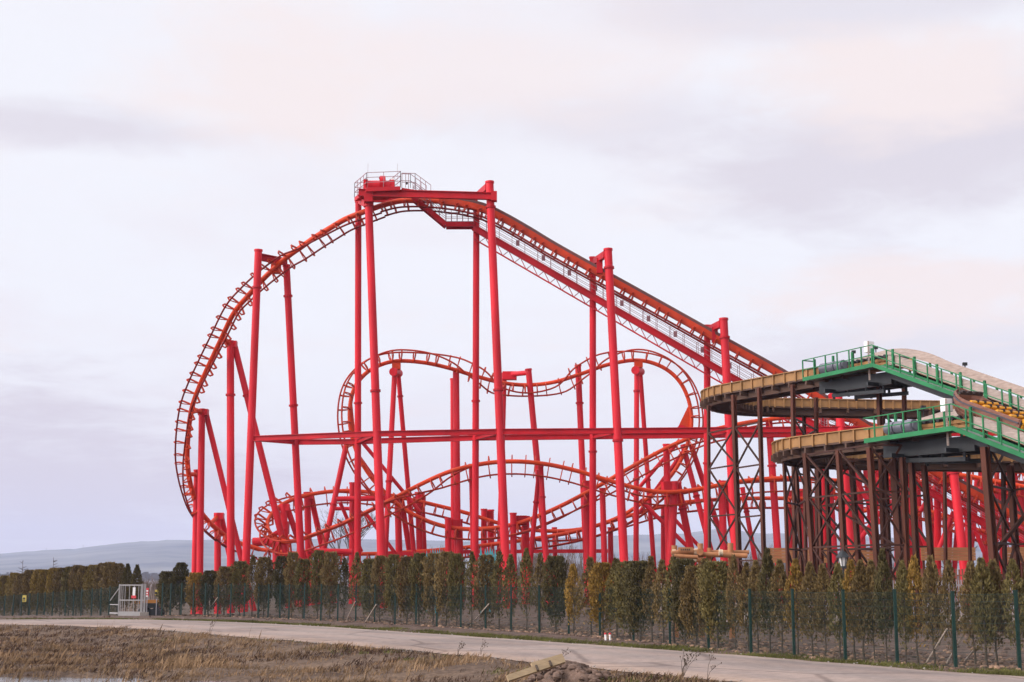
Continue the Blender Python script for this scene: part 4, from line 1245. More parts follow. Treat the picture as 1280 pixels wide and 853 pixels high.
for i, x in enumerate(xs_h):
    f0 = GP(x, interp(fence_bot, x)); f1 = GP(x + 6, interp(fence_bot, x + 6))
    tdir = (f1 - f0).normalized()
    nrm_ = V((-tdir.y, tdir.x, 0))
    if nrm_.y < 0: nrm_ = -nrm_
    off = rnd.uniform(1.2, 1.9)
    p = f0 + nrm_ * off
    Y = p.y
    p.x = P(x, 790, Y).x
    ty = interp(top_r, x) + rnd.uniform(-5, 7 if x < 900 else 5)
    H = max(2.3, P(x, ty, Y).z)
    p.z = gz(p.x, p.y) - .03
    if x < 700:
        kind = 'D' if rnd.random() < .78 else 'W'; w = rnd.uniform(.76, .98) if x > 330 else rnd.uniform(.9, 1.05)
        cl = rnd.choice([GREEN_, GREEN_, BROWN_, DARK_])
        if x in (xs_h[2],): cl = GOLD_
    else:
        kind = 'P' if rnd.random() < .6 else 'W'
        if x < 910: kind = rnd.choice('DPW')
        w = rnd.uniform(.80, 1.02) if x < 910 else rnd.uniform(.60, .84)
        cl = GOLD_ if x in GOLDS else DARK_ if x in DARKS else rnd.choice([GREEN_, BROWN_, BROWN_])
    hedge_no['r'] += 1
    # which fence bay it stands behind
    form = {'D': 'dense flat-topped', 'P': 'pointed slender', 'W': 'thin loose'}[kind]
    lab = f'{form} {kinds_txt[cl]} conifer, {ordn(hedge_no["r"])} along the roadside hedge from the gate'
    conifer(p, H, kind, cl, lab, 'conifers of the hedge behind the roadside fence', w, i)
# far conifers beyond the gate
top_l = [(-20, 722), (10, 720), (40, 713), (70, 711), (100, 709), (115, 707), (128, 706), (145, 706), (160, 706), (172, 705)]
xl, i = -16.0, 0
seq = []
while xl < 152: seq.append(xl); xl += random.uniform(9.0, 12.5)
seq += [157, 169]
for i, x in enumerate(seq[::-1]):
    Y = 126 - x / 147.5 * 24
    p = P(x, 770, Y); p.z = fall(p.x, p.y) - .03
    H = max(2.4, P(x, interp(top_l, x) + random.uniform(-2, 2), Y).z - p.z)
    if x in (157, 169): kind, cl, w = 'P', DARK_, 1.0
    else: kind, cl, w = 'D', random.choice([GREEN_, BROWN_, (.27, .19, .06), (.30, .20, .055)]), 1.05
    ct_ = kinds_txt.get(cl, 'yellow-brown')
    conifer(p, H, kind, cl, f'{ct_} far conifer, {ordn(i + 1)} in the row running away behind the gate', 'conifers of the far hedge beyond the gate', w, 200 + i)

# thin bare tips rising over the far hedge
for px, py, Y in ((28.5, 701, 128), (67, 697, 126)):
    b = P(px, 735, Y); b.z = fall(b.x, b.y); t_ = P(px, py, Y)
    mb = MB().cyl(b, t_, .06, .015, 6)
    for k in range(12):
        q = random.uniform(.55, .98); a = random.uniform(0, 6.28); l_ = (1.05 - q) * 1.5 + .15
        s_ = b.lerp(t_, q); mb.cyl(s_, s_ + V((math.cos(a) * l_, math.sin(a) * l_, .15)), .03, .01, 4, False)
    tag(mb.build('sapling', M['twig'], org=b), 'nearly bare sapling rising above the far conifers, ' + ('the lower one toward the open hills' if px < 40 else 'the taller one nearer the gate'), 'sapling')

# ------------------------------------------------------------------ bare trees and shrubs
def branch(mb, p, d, l_, r, depth, rnd, spread=.55):
    q = p + d * l_
    mb.cyl(p, q, r, r * .68, 6 if depth > 2 else 4, False)
    if depth == 0: return
    for k in range(rnd.choice((2, 3, 3)) if depth > 1 else 3):
        e = (d + V((rnd.uniform(-1, 1), rnd.uniform(-1, 1), rnd.uniform(-.3, .6))) * spread).normalized()
        branch(mb, p.lerp(q, rnd.uniform(.55, 1)), e, l_ * rnd.uniform(.62, .85), r * .6, depth - 1, rnd, spread)
def bare_tree(px, pytop, Y, label, depth=6, seed=1, spread=.5, mt='twig'):
    b = P(px, 740, Y); b.z = 0
    H = P(px, pytop, Y).z
    rnd = random.Random(seed)
    t = thing('bare_tree', label, 'tree', b)
    k = MB()
    k.cyl(b - V((0, 0, .3)), b + V((.1, 0, H * .34)), H * .016, H * .012, 8, False)
    k.build('trunk', M['twig'], t)
    c = MB()
    for j in range(6):
        e = V((rnd.uniform(-1, 1), rnd.uniform(-1, 1), rnd.uniform(.8, 1.6))).normalized()
        branch(c, b + V((.1, 0, H * (.2 + .028 * j))), e, H * .20, H * .0075, depth - 1, rnd, spread)
    c.build('crown', M[mt], t)
bare_tree(431, 612, 168, 'leafless grey tree standing behind the helix of red track', 6, 5)
bare_tree(1187, 640, 165, 'leafless tree seen between the red lift feet and the wooden boards', 5, 9)
def shrub(px, py, Y, w, label, seed):
    b = P(px, 740, Y); b.z = 0
    H = P(px, py, Y).z
    rnd = random.Random(seed)
    mb = MB()
    for k in range(46):
        o_ = V((rnd.uniform(-w, w), rnd.uniform(-w, w), 0))
        e = V((rnd.uniform(-.3, .3), rnd.uniform(-.3, .3), 1)).normalized()
        hk = H * (1 - .45 * abs(o_.x) / w)
        branch(mb, b + o_, e, hk * rnd.uniform(.3, .42), .05, 3, rnd, .38)
    tag(mb.build('bare_shrub', M['shrub'], org=b), label, 'shrub', 'leafless shrubs beyond the hedge')
for a in ((668, 676, 165, 4, 'greyish leafless shrub just after the pair of turquoise panels', 1), (700, 668, 170, 5, 'tall leafless shrub under the crossing tracks', 2), (722, 672, 160, 4, 'leafless shrub close against the doubled red columns', 3), (775, 682, 165, 4, 'low leafless shrub between two leaning lift columns', 4), (940, 676, 160, 3.5, 'leafless shrub seen through the braced brown tower', 5), (962, 672, 165, 3.5, 'leafless shrub beside the column with a ring near the brown tower', 6), (540, 671, 170, 5, 'leafless shrub behind the first turquoise panel', 7), (520, 680, 175, 4, 'small leafless shrub under the low end of the rollover', 8), (1095, 682, 150, 4, 'leafless shrub behind the wooden board wall', 9), (1272, 684, 150, 5, 'leafless shrub past the lift foot at the edge of the water ride', 10), (178, 722, 160, 4, 'leafless shrub filling the gap over the gate', 11), (200, 718, 165, 5, 'leafless shrub next to the first hedge conifer', 12), (800, 684, 158, 4, 'leafless shrub just before the knob-headed frame column', 13)):
    shrub(*a)
# far woods on the plain, one mass
mb = MB()
rnd = random.Random(21)
for k in range(900):
    X = rnd.uniform(-900, 900); Y = rnd.uniform(1300, 2400)
    h = rnd.uniform(5, 9); w = rnd.uniform(5, 10)
    for j in range(7):
        a = rnd.uniform(0, 6.28); r_ = rnd.uniform(0, w * .5); zz_ = rnd.uniform(.3, .9) * h
        c = V((X + math.cos(a) * r_, Y + math.sin(a) * r_, zz_))
        u_ = w * .28
        mb.add([c + V((-u_, 0, -u_)), c + V((u_, 0, -u_ * .9)), c + V((u_ * .5, u_ * .2, u_ * 1.1)), c + V((-u_ * .7, -u_ * .2, u_))], [(0, 1, 2, 3)])
    mb.add([V((X - .4, Y, -1)), V((X + .4, Y, -1)), V((X + .2, Y, h)), V((X - .2, Y, h))], [(0, 1, 2, 3)])
tag(mb.build('far_woods', M['farwood']), 'far bare woods on the plain before the hills', 'woods', kind='stuff')

# ------------------------------------------------------------------ park fittings behind the hedge
def jag(px, Y, w, top, spikes, label, seed):
    b = P(px, 720, Y)
    rnd = random.Random(seed)
    zt_ = P(px, top, Y).z
    pts = [(b.x - .06, 0), (b.x - .06, 2.0), (b.x - w / 2, 2.0)]
    n_s = spikes
    for k in range(n_s):
        x0_ = b.x - w / 2 + w * k / n_s
        pts += [(x0_ + .02, zt_ - rnd.uniform(.45, .75) - (.25 if k in (0, n_s - 1) else 0)), (x0_ + w / n_s * .5, zt_ - rnd.uniform(0, .25))]
    pts += [(b.x + w / 2, zt_ - .7), (b.x + w / 2, 2.0), (b.x + .06, 2.0), (b.x + .06, 0)]
    o = MB().prism([V((x, Y, z)) for x, z in pts], [V((x, Y + .12, z)) for x, z in pts]).build('turquoise_panel', M['turq'], org=(b.x, Y, 0))
    tag(o, label, 'panel', 'turquoise panels over the hedge')
jag(545, 100, .95, 683.5, 6, 'broad turquoise panel with a spiky crown, nearer to the gate', 1)
jag(533, 100.5, .22, 684, 1, 'slim turquoise blade beside the broad spiky panel nearer to the gate', 2)
jag(612.5, 100, .85, 682.5, 5, 'broad turquoise panel with a jagged crown behind the leaning lift column', 3)
jag(600.8, 100.5, .22, 682, 1, 'slim turquoise blade beside the rear lift column', 4)

def boards(x0, x1, Y, y0, y1, label):
    a, b = P(x0, y0, Y), P(x1, y0, Y); zb_ = P(x0, y1, Y).z
    t = thing('board_wall', label, 'board wall', (a.x, Y, 0), 'raised wooden board walls')
    mb = MB()
    n_ = 5
    h = (a.z - zb_) / n_
    for k in range(n_):
        z = zb_ + h * (k + .5)
        mb.beam(V((a.x, Y + .03 * (k % 2), z)), V((b.x, Y + .03 * (k % 2), z)), .08, h * .93)
    mb.build('board', M['board'], t)
    for q in (.05, .5, .95):
        p = a.lerp(b, q); MB().box(V((p.x, Y + .14, a.z / 2)), .14, .14, a.z - .1).build('post', M['brown'], t)
boards(960, 1035, 101, 685, 704, 'raised wooden board wall next to the lone ringed red column')
boards(1056.5, 1107.5, 100, 685, 706, 'raised wooden board wall between the lantern and the wide gap')
boards(1151, 1219, 98, 684.5, 701, 'raised wooden board wall under the foot of the lift')
boards(1255, 1300, 98, 684, 704, 'raised wooden board wall behind the thick brown corner columns')

def rail_fence(name, label, px0, px1, Y, h, gap, w, mt, zb=0.0, cat='fence'):
    a, b = P(px0, 740, Y), P(px1, 740, Y)
    t = thing(name, label, cat, (a.x, Y, zb))
    n_ = int((b.x - a.x) / gap)
    mb = MB()
    for k in range(n_ + 1): mb.box(V((a.x + (b.x - a.x) * k / n_, Y, zb + h / 2 + .03 * math.sin(k * 2.3))), w, .03, h)
    mb.build('picket', M[mt], t)
    mb = MB()
    for z in (.25, .85): mb.beam(V((a.x, Y + .04, zb + h * z)), V((b.x, Y + .04, zb + h * z)), .04, .09)
    mb.build('fence_rail', M[mt], t)
rail_fence('picket_fence', 'reddish picket fence under the brown water ride', 1000, 1330, 103, 3.0, .22, .13, 'picket')
rail_fence('bar_fence', 'grey metal bar fence beside the pale park path', 1010, 1330, 96, 2.25, .16, .07, 'galv')
rail_fence('board_fence', 'greyish board fence behind the log sign', 780, 925, 104, 2.0, .24, .20, 'plank')

# log sign frame
LG = thing('log_sign', 'rustic log frame with rope lashings and a small plank sign', 'sign frame', (9.5, 58, 0))
LY = 58.0
def lg(x0, y0, x1, y1, r, dy=0.0, name='log'):
    a, b = P(x0, y0, LY + dy), P(x1, y1, LY + dy)
    o = MB().cyl(a, b, r, r * .94, 14).build(name, M['log'], LG)
    return a, b
for x, y in ((875.3, 679.5), (886.5, 685), (913, 679), (843, 682)):
    a, b = P(x, y, LY + .12), P(x, 700, LY + .12)
    b.z = 0
    MB().cyl(a, b, .115 if x != 886.5 else .09, n=12).build('post', M['log'], LG)
lg(840, 692, 934, 695, .105, -.15); lg(839, 691, 873, 689.5, .10, -.38); lg(889, 690.5, 936, 690.5, .09, .3); lg(838.5, 701, 880, 700, .10, -.3); lg(843, 695, 872, 696.5, .08, -.55)
MB().cyl(P(875, 690.3, LY - .5), P(875.5, 690.3, LY + .25), .13, n=14).build('log', M['log'], LG)
sg_ = MB().box(P(857, 687, LY - .5), .60, .06, .17).build('sign_plank', M['log'], LG)
tx = MB()
for k in range(5): tx.box(P(851.5 + k * 2.6, 687.2, LY - .545), .045, .012, .075)
tx.build('sign_print', M['bark'], sg_)
for x, y in ((842.5, 691), (869.5, 690), (901, 691), (842, 701), (853, 697), (847, 701)):
    c = P(x, y, LY - .35)
    mb = MB()
    for k in range(3): mb.cyl(c + V((-.07 + k * .05, 0, 0)), c + V((-.03 + k * .05, 0, 0)), .125, n=12)
    mb.build('rope_lashing', M['rope'], LG)
mb = MB()
for k in range(4): mb.cyl(P(855 + k * 4, 699 + 1.5 * math.sin(k), LY - .45), P(858.5 + k * 4, 700.5, LY - .45), .07, n=8)
mb.build('rope_lashing', M['rope'], LG)

# lantern
def lantern(px, ytop, Y, s_, label):
    c = P(px, ytop, Y)
    t = thing('street_lamp', label, 'lamp', (c.x, Y, 0))
    z = c.z
    q = V((c.x, Y, z))
    MB().cyl(V((c.x, Y, 0)), q - V((0, 0, .72 * s_)), .055 * s_, .04 * s_, 10).cyl(q - V((0, 0, .74 * s_)), q - V((0, 0, .66 * s_)), .10 * s_, n=10).build('post', M['darksteel'], t)
    MB().cyl(q - V((0, 0, .66 * s_)), q - V((0, 0, .36 * s_)), .10 * s_, .16 * s_, 6).build('lantern_glass', M['lampglass'], t)
    mb = MB().cyl(q - V((0, 0, .36 * s_)), q - V((0, 0, .14 * s_)), .27 * s_, .09 * s_, 6).cyl(q - V((0, 0, .14 * s_)), q, .045 * s_, .01, 6)
    for k in range(6):
        a = 2 * math.pi * k / 6
        e = V((math.cos(a), math.sin(a), 0))
        mb.beam(q - V((0, 0, .66 * s_)) + e * .105 * s_, q - V((0, 0, .36 * s_)) + e * .165 * s_, .022 * s_, .022 * s_)
    mb.build('lantern_roof', M['darksteel'], t)
lantern(1053, 684.5, 60, 1.15, 'black lantern street lamp rising over the hedge in front of the brown columns')
lantern(1022, 692, 97, .9, 'small dark lamp far behind, before the board wall')

# ------------------------------------------------------------------ ground cover, litter, clods, plank
def blades(name, label, mt, gen, n, cat='grass', seed=1, clump=1):
    rnd = random.Random(seed)
    m = MB()
    for k in range(n):
        g = gen(rnd)
        if g is None: continue
        x0, y0, h0, w, lean = g
        z = gz(x0, y0) - .01
        for q in range(clump):
            x = x0 + (rnd.gauss(0, .08) if q else 0); y = y0 + (rnd.gauss(0, .08) if q else 0); h = h0 * rnd.uniform(.45, 1.15)
            a = rnd.uniform(0, math.pi)
            s_ = V((math.cos(a), math.sin(a), 0)) * w / 2
            b = rnd.uniform(0, 6.28)
            l_ = V((math.cos(b), math.sin(b), 0)) * lean * h * rnd.uniform(.4, 1.4) + V((.35 * h, 0, 0))
            p = V((x, y, z))
            mid = p + l_ * .35 + V((0, 0, h * .6))
            m.add([p - s_, p + s_, mid + s_ * .7, p + l_ + V((0, 0, h)), mid - s_ * .7], [(0, 1, 2, 3, 4)])
    o = m.build(name, mt)
    tag(o, label, cat, kind='stuff')
    return o
def pick_near(rnd, y0, y1):
    """log-even over distance, across the widening view"""
    Y = y0 * (y1 / y0) ** rnd.random()
    X = rnd.uniform(-.40, .40) * Y
    return X, Y
def g_straw(rnd):
    X, Y = pick_near(rnd, 30, 78)
    d = -dist_line(X, Y, RBc)
    if d < .1 or Y < 29: return None
    z = -.3 * sm(.8, 6, d)
    if rnd.random() < .95 * sm(1.25, .8, wet(X, Y)): return None
    c = mn.noise(V((X * .35, Y * .35, 4)))
    if rnd.random() > .48 + c * 1.3: return None
    h = rnd.uniform(.05, .17) * (1 + 1.8 * max(0, c)) * sm(0, .8, d + .25)
    return X, Y, h, rnd.uniform(.012, .03), rnd.uniform(.2, .9)
blades('dry_grass', 'straw-coloured dead grass between the road and the ditch', M['straw'], g_straw, 30000, seed=2, clump=6)
def g_dark(rnd):
    X, Y = pick_near(rnd, 30, 72)
    d = -dist_line(X, Y, RBc)
    c = mn.noise(V((X * .22 + 9, Y * .22, 1)))
    k = max(sm(-.15, .5, c), .9 * sm(-9, -17, X) * sm(1.0, 2.2, d) * sm(16, 9, d))  # noise patches of dark grass, plus embankment shade painted as dark blades
    if d < .5 or rnd.random() > k: return None
    if wet(X, Y) < 1.05: return None
    return X, Y, rnd.uniform(.06, .20), rnd.uniform(.012, .03), rnd.uniform(.3, 1.0)
blades('dead_grass', 'dark brown matted dead grass with painted-in bank shade below the road', M['strawd'], g_dark, 22000, seed=3, clump=6)
def g_tall(rnd):
    X, Y = pick_near(rnd, 33, 70)
    d = -dist_line(X, Y, RBc)
    if d < 1.2 or X > -2: return None
    if mn.noise(V((X * .5, Y * .3, 14))) < .08: return None
    return X, Y, rnd.uniform(.35, .85), .012, rnd.uniform(.05, .3)
blades('reeds', 'tall thin dead stems standing in the dry grass', M['straw'], g_tall, 1500, seed=4, clump=3)
def g_verge(rnd):
    i = rnd.uniform(0, len(RT) - 1.001)
    k = int(i)
    p = RT[k].lerp(RT[k + 1], i - k)
    t = (RT[k + 1] - RT[k]).normalized()
    nn = V((-t.y, t.x, 0))
    if nn.y < 0: nn = -nn
    o_ = rnd.uniform(.10, 1.9)
    q = p + nn * o_
    if rnd.random() > .75 - .35 * o_ + .9 * mn.noise(V((q.x * .5, q.y * .5, 8))): return None
    return q.x, q.y, rnd.uniform(.04, .13), rnd.uniform(.012, .03), rnd.uniform(.2, .7)
blades('verge_grass', 'short green-brown grass along the foot of the fence', M['vgrass'], g_verge, 22000, seed=5, clump=4)
def g_green(rnd):
    X, Y = pick_near(rnd, 33, 62)
    d = -dist_line(X, Y, RBc)
    if d < .3 or d > 4: return None
    if mn.noise(V((X * .28 + 4, Y * .28, 22))) < .10: return None
    return X, Y, rnd.uniform(.06, .16), rnd.uniform(.015, .03), rnd.uniform(.2, .7)
blades('green_grass', 'patches of green grass among the dead grass below the road', M['vgrass'], g_green, 9000, seed=6, clump=4)
# clods and litter at the foot of the hedge
def lump(mb, c, r, rnd):
    n1, n2 = 6, 4
    vs = [c + V((0, 0, r * .6))]
    for j in range(1, n2):
        for i in range(n1):
            a = 2 * math.pi * i / n1 + j; f = math.pi * j / n2
            q = r * rnd.uniform(.7, 1.25)
            vs.append(c + V((math.cos(a) * math.sin(f) * q, math.sin(a) * math.sin(f) * q, math.cos(f) * q * .65)))
    vs.append(c - V((0, 0, r * .6)))
    fs = [(0, 1 + i, 1 + (i + 1) % n1) for i in range(n1)]
    for j in range(n2 - 2):
        for i in range(n1): fs.append((1 + j * n1 + i, 1 + (j + 1) * n1 + i, 1 + (j + 1) * n1 + (i + 1) % n1, 1 + j * n1 + (i + 1) % n1))
    k = 1 + (n2 - 2) * n1
    fs += [(k + (i + 1) % n1, k + i, len(vs) - 1) for i in range(n1)]
    mb.add(vs, fs)
rnd = random.Random(15)
mb, mb2 = MB(), MB()
for k in range(3600):
    i = rnd.uniform(0, len(FENCE) - 1.001); j = int(i)
    p = FENCE[j].lerp(FENCE[j + 1], i - j)
    t = (FENCE[j + 1] - FENCE[j]).normalized()
    nn = V((-t.y, t.x, 0))
    if nn.y < 0: nn = -nn
    o_ = abs(rnd.gauss(0, 1)) * 2.6 - .3
    q = p + nn * o_
    r_ = rnd.uniform(.03, .10) * (1.5 if rnd.random() < .06 else 1)
    c = V((q.x, q.y, gz(q.x, q.y) + r_ * .2))
    lump(mb if rnd.random() < .55 else mb2, c, r_, rnd)
for k in range(1500):
    X, Y = pick_near(rnd, 34, 95)
    if dist_line(X, Y, RTc) < 4: continue
    r_ = rnd.uniform(.05, .16)
    lump(mb, V((X, Y, gz(X, Y) + r_ * .1)), r_, rnd)
tag(mb.build('dirt', M['clod']), 'dark clods of turned earth under the hedge', 'earth clods', kind='stuff')
tag(mb2.build('leaf_litter', M['litter']), 'dry leaf litter and pale clods along the fence foot', 'leaf litter', kind='stuff')

# road edge stones
mb = MB()
for k in range(700):
    L_ = RB if rnd.random() < .75 else RT
    i = rnd.uniform(0, len(L_) - 1.001); j = int(i)
    p = L_[j].lerp(L_[j + 1], i - j) + V((rnd.gauss(0, .25), rnd.gauss(0, .35), 0))
    r_ = rnd.uniform(.012, .04)
    lump(mb, V((p.x, p.y, fall(p.x, p.y) + .03)), r_, rnd)
tag(mb.build('gravel', M['stone']), 'loose gravel along both edges of the road', 'gravel', kind='stuff')

# dirt pile and plank
pc = GP(708, 850)
mb = MB()
nr, na = 16, 44
vs = []
for j in range(nr + 1):
    r_ = 1.05 * j / nr
    for i in range(na):
        a = 2 * math.pi * i / na
        x_, y_ = pc.x + math.cos(a) * r_ * .95, pc.y + .3 + math.sin(a) * r_
        h = .46 * max(0, 1 - (r_ / 1.0) ** 1.4) + .20 * mn.noise(V((x_ * 2.2, y_ * 2.2, 1))) + .10 * mn.noise(V((x_ * 6, y_ * 6, 2)))
        vs.append((x_, y_, gz(x_, y_) + (h if j < nr else -.1)))
mb.add(vs, [(j * na + i, (j + 1) * na + i, (j + 1) * na + (i + 1) % na, j * na + (i + 1) % na) for j in range(nr) for i in range(na)])
for k in range(110):
    a = rnd.uniform(0, 6.28); r_ = rnd.uniform(0, 1.05)
    x_, y_ = pc.x + math.cos(a) * r_, pc.y + .3 + math.sin(a) * r_
    h = .46 * max(0, 1 - (r_ / 1.2) ** 1.4)
    lump(mb, V((x_, y_, gz(x_, y_) + h)), rnd.uniform(.05, .14), rnd)
tag(mb.build('dirt_pile', M['clod'], org=(pc.x, pc.y, 0)), 'heap of dark clods of earth beside the yellow plank at the road edge', 'dirt pile')
A1, A2 = P(636, 853, 32.6), P(706, 829.5, 33.6)
pk = thing('plank', 'yellow wooden plank propped on the heap of earth', 'plank', A1)
ext = (A1 - A2).normalized()
A0 = A1 + ext * .02
wd = V((-.25, .55, .62)).normalized()
up_ = (A2 - A0).cross(wd).normalized()
if up_.z < 0: up_ = -up_
MB().prism([A0, A0 + wd * .16, A0 + wd * .16 + up_ * .06, A0 + up_ * .06], [A2, A2 + wd * .16, A2 + wd * .16 + up_ * .06, A2 + up_ * .06]).build('board', M['wood'], pk)
A3 = A0.lerp(A2, .45)
MB().prism([A3 + wd * .17, A3 + wd * .28, A3 + wd * .28 + up_ * .05, A3 + wd * .17 + up_ * .05], [A2 + wd * .17, A2 + wd * .25, A2 + wd * .25 + up_ * .05, A2 + wd * .17 + up_ * .05]).build('board', M['wood'], pk)
for q in (.50, .74):
    c = A0.lerp(A2, q) + up_ * .075
    MB().beam(c, c + wd * .15, .05, .04, up_).build('batten', M['bark'], pk)

# dry weeds on the near verge
def weed(px, py, h, label, seed, n=7):
    b = GP(px, py, -.05)
    b.z = gz(b.x, b.y)
    rnd = random.Random(seed)
    mb = MB()
    for k in range(n):
        d = V((rnd.uniform(-.15, .6), rnd.uniform(-.3, .3), 1)).normalized()
        l_ = h * rnd.uniform(.55, 1)
        t_ = b + d * l_ + V((l_ * .15, 0, 0))
        mid = b.lerp(t_, .5) + V((-.04, 0, .03))
        mb.cyl(b, mid, .006, .005, 4, False).cyl(mid, t_, .005, .003, 4, False)
        for j in range(5):
            s_ = mid.lerp(t_, rnd.uniform(.1, 1)); e = V((rnd.uniform(-.3, 1), rnd.uniform(-.5, .5), rnd.uniform(.2, 1))) * .13
            mb.cyl(s_, s_ + e, .004, .003, 3, False)
            mb.box(s_ + e, .02, .02, .035)
    tag(mb.build('dry_weed', M['bark'], org=b), label, 'weed', 'dry weeds at the road edge')
weed(853, 851, .72, 'bushiest dry weed stalks rising in front of the pale road', 1, 7)
weed(884, 853, .65, 'thin pair of dry weed stalks next to the bushiest one', 2, 2)
weed(601, 822, .55, 'single dry stalk at the road edge before the plank', 3, 2)
weed(704, 828, .35, 'small dry stalk on top of the earth heap', 4, 2)
weed(262, 796, .95, 'tall dry stalks at the road bend near the gate', 5, 3)
weed(572, 822, .4, 'low dry stalks at the verge where the road narrows', 6, 3)

# ------------------------------------------------------------------ air
hb = MB().box(V((0, 3300, 118)), 13600, 6900, 246)
hz = hb.build('haze', None) if False else None
hm = bpy.data.materials.new('haze_air')
hm.use_nodes = True
nt = hm.node_tree
nt.nodes.clear()
mo = nt.nodes.new('ShaderNodeOutputMaterial')
pv = nt.nodes.new('ShaderNodeVolumePrincipled')
pv.inputs['Color'].default_value = (0.64, 0.73, 1.0, 1)
pv.inputs['Density'].default_value = 0.00013
pv.inputs['Anisotropy'].default_value = 0.0
nt.links.new(pv.outputs[0], mo.inputs['Volume'])
tag(hb.build('haze', hm), 'thin lilac haze over the plain and hills', 'haze', kind='stuff')

# ------------------------------------------------------------------ light and sky
SAZ, SEL = R(-108), R(23)      # azimuth clockwise from the view direction
sdir = V((math.sin(SAZ) * math.cos(SEL), math.cos(SAZ) * math.cos(SEL), math.sin(SEL)))
sun = bpy.data.lights.new('sun', 'SUN')
sun.energy = 1.5
sun.angle = R(12)
sun.color = (1.0, 0.90, 0.80)
so = bpy.data.objects.new('sun', sun)
COL.objects.link(so)
so.rotation_euler = sdir.to_track_quat('Z', 'Y').to_euler()

w = bpy.data.worlds.new('World')
C.world = w
w.use_nodes = True
nt = w.node_tree
nt.nodes.clear()
N_ = nt.nodes.new
out = N_('ShaderNodeOutputWorld'); bg = N_('ShaderNodeBackground')
bg.inputs['Strength'].default_value = 0.1
nt.links.new(bg.outputs[0], out.inputs['Surface'])
sky = N_('ShaderNodeTexSky')
sky.sky_type = 'NISHITA'
sky.sun_disc = False
sky.sun_elevation = SEL
sky.sun_rotation = SAZ
sky.dust_density = 2.0
tc = N_('ShaderNodeTexCoord')
sx = N_('ShaderNodeSeparateXYZ')
nt.links.new(tc.outputs['Generated'], sx.inputs[0])
def math_(op, a, b=None, c=None):
    m = N_('ShaderNodeMath'); m.operation = op
    for i, v in enumerate((a, b, c)):
        if v is None: continue
        if isinstance(v, (int, float)): m.inputs[i].default_value = v
        else: nt.links.new(v, m.inputs[i])
    return m.outputs[0]
zc = math_('ADD', math_('MAXIMUM', sx.outputs['Z'], 0.0), 0.12)
cmb = N_('ShaderNodeCombineXYZ')
nt.links.new(math_('DIVIDE', sx.outputs['X'], zc), cmb.inputs[0])
nt.links.new(math_('DIVIDE', sx.outputs['Y'], zc), cmb.inputs[1])
def noise_(scale, det, rough, vec, dist=0.0):
    n = N_('ShaderNodeTexNoise'); n.inputs['Scale'].default_value = scale; n.inputs['Detail'].default_value = det; n.inputs['Roughness'].default_value = rough; n.inputs['Distortion'].default_value = dist
    nt.links.new(vec, n.inputs['Vector']); return n.outputs['Fac']
def mapr(v, a, b, c=0.0, d=1.0):
    m = N_('ShaderNodeMapRange'); m.interpolation_type = 'SMOOTHSTEP'
    nt.links.new(v, m.inputs[0])
    for i, x in enumerate((a, b, c, d)): m.inputs[i + 1].default_value = x
    return m.outputs[0]
def mixc(f, a, b):
    m = N_('ShaderNodeMix'); m.data_type = 'RGBA'
    if isinstance(f, (int, float)): m.inputs['Factor'].default_value = f
    else: nt.links.new(f, m.inputs['Factor'])
    for i, v in ((6, a), (7, b)):
        if isinstance(v, tuple): m.inputs[i].default_value = (*v, 1)
        else: nt.links.new(v, m.inputs[i])
    return m.outputs[2]
def blob(px, py, w_, h_):
    """a bank of cloud standing in one direction of the sky: soft ellipse in azimuth and elevation"""
    d = ray(px, py).normalized()
    az, el = math.atan2(d.x, d.y), math.asin(d.z)
    aa = math_('ARCTAN2', sx.outputs['X'], sx.outputs['Y'])
    da = math_('DIVIDE', math_('SUBTRACT', aa, az), w_ / F)
    de = math_('DIVIDE', math_('SUBTRACT', math_('ARCSINE', sx.outputs['Z']), el), h_ / F)
    return math_('SQRT', math_('ADD', math_('MULTIPLY', da, da), math_('MULTIPLY', de, de)))
warp = math_('ADD', math_('MULTIPLY', noise_(1.3, 7, .6, cmb.outputs[0], .4), .68), math_('MULTIPLY', noise_(4.0, 6, .62, cmb.outputs[0], .6), .32))
def bank(px, py, w_, h_, soft=.9):
    r_ = blob(px, py, w_, h_)
    r_ = math_('ADD', r_, math_('MULTIPLY', math_('SUBTRACT', warp, .5), 3.2))
    return mapr(r_, 1.15, 1.15 - soft, 0, 1)
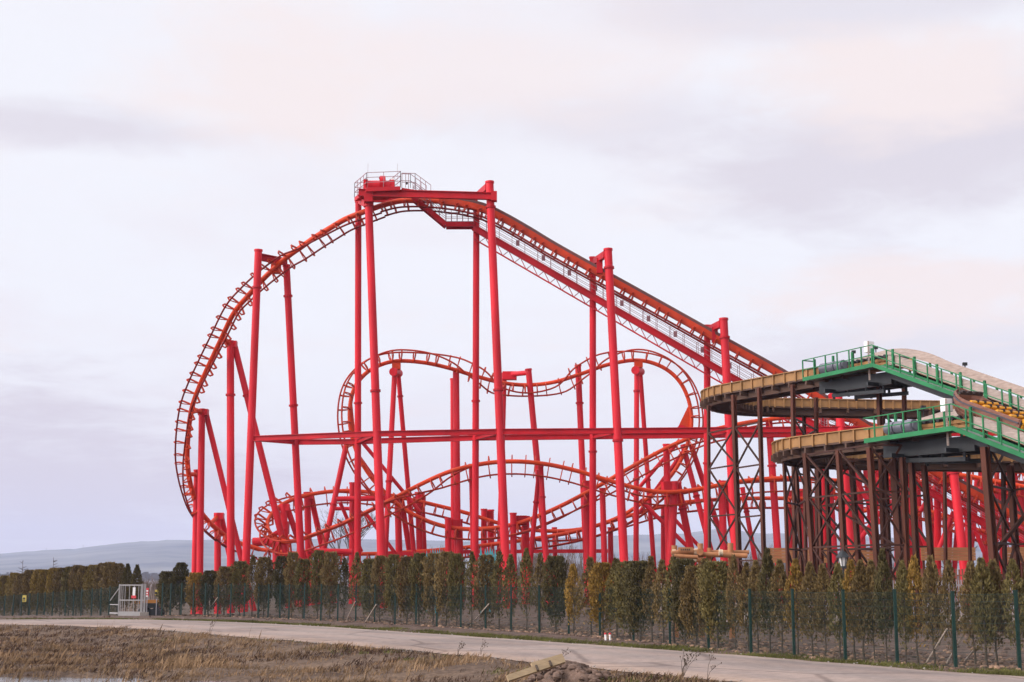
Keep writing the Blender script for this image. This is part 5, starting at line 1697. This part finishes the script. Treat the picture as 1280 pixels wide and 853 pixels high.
clear = (9.85, 9.85, 10.45)
grey = (7.1, 6.5, 7.3)
warm = (9.65, 8.6, 8.55)
base = mixc(.07, clear, sky.outputs[0])
n1 = noise_(.75, 8, .58, cmb.outputs[0], .3)
c1_ = mixc(math_('MULTIPLY', mapr(n1, .46, .64), .55), base, (8.9, 8.35, 8.9))
c2_ = mixc(math_('MULTIPLY', mapr(noise_(1.1, 7, .6, cmb.outputs[0]), .52, .75), .6), c1_, warm)
for b_ in ((1160, 185, 380, 120, .72), (780, 150, 330, 60, .42), (110, 160, 260, 36, .62), (60, 610, 330, 130, .85), (1150, 430, 330, 50, .45), (1040, 10, 420, 45, .5)):
    c2_ = mixc(math_('MULTIPLY', bank(*b_[:4]), b_[4]), c2_, grey)
for b_ in ((1120, 105, 260, 70, .95), (330, 105, 220, 110, .85), (640, 90, 330, 90, .7), (1180, 370, 260, 60, .95)):
    c2_ = mixc(math_('MULTIPLY', bank(*b_[:4]), b_[4]), c2_, warm)
# lilac band of thick air near the horizon
low = mapr(sx.outputs['Z'], .17, .0, 0, 1)
c3_ = mixc(math_('MULTIPLY', low, .62), c2_, (7.2, 6.4, 7.15))
# brighter overcast round the sun, behind the camera
dt = N_('ShaderNodeVectorMath'); dt.operation = 'DOT_PRODUCT'
nt.links.new(tc.outputs['Generated'], dt.inputs[0]); dt.inputs[1].default_value = sdir
gl = mapr(dt.outputs['Value'], .22, 1.0, 1.0, 3.3)
gl = math_('MULTIPLY', gl, mapr(dt.outputs['Value'], -1.0, -.55, .55, 1.0))
vm = N_('ShaderNodeVectorMath'); vm.operation = 'SCALE'
nt.links.new(c3_, vm.inputs[0]); nt.links.new(gl, vm.inputs['Scale'])
nt.links.new(vm.outputs[0], bg.inputs['Color'])

C.view_settings.view_transform = 'Standard'
C.view_settings.look = 'None'
C.view_settings.exposure = 0.0
C.view_settings.gamma = 1.0
C.render.engine = 'CYCLES'
C.cycles.volume_bounces = 1
C.cycles.max_bounces = 6
C.cycles.use_denoising = True
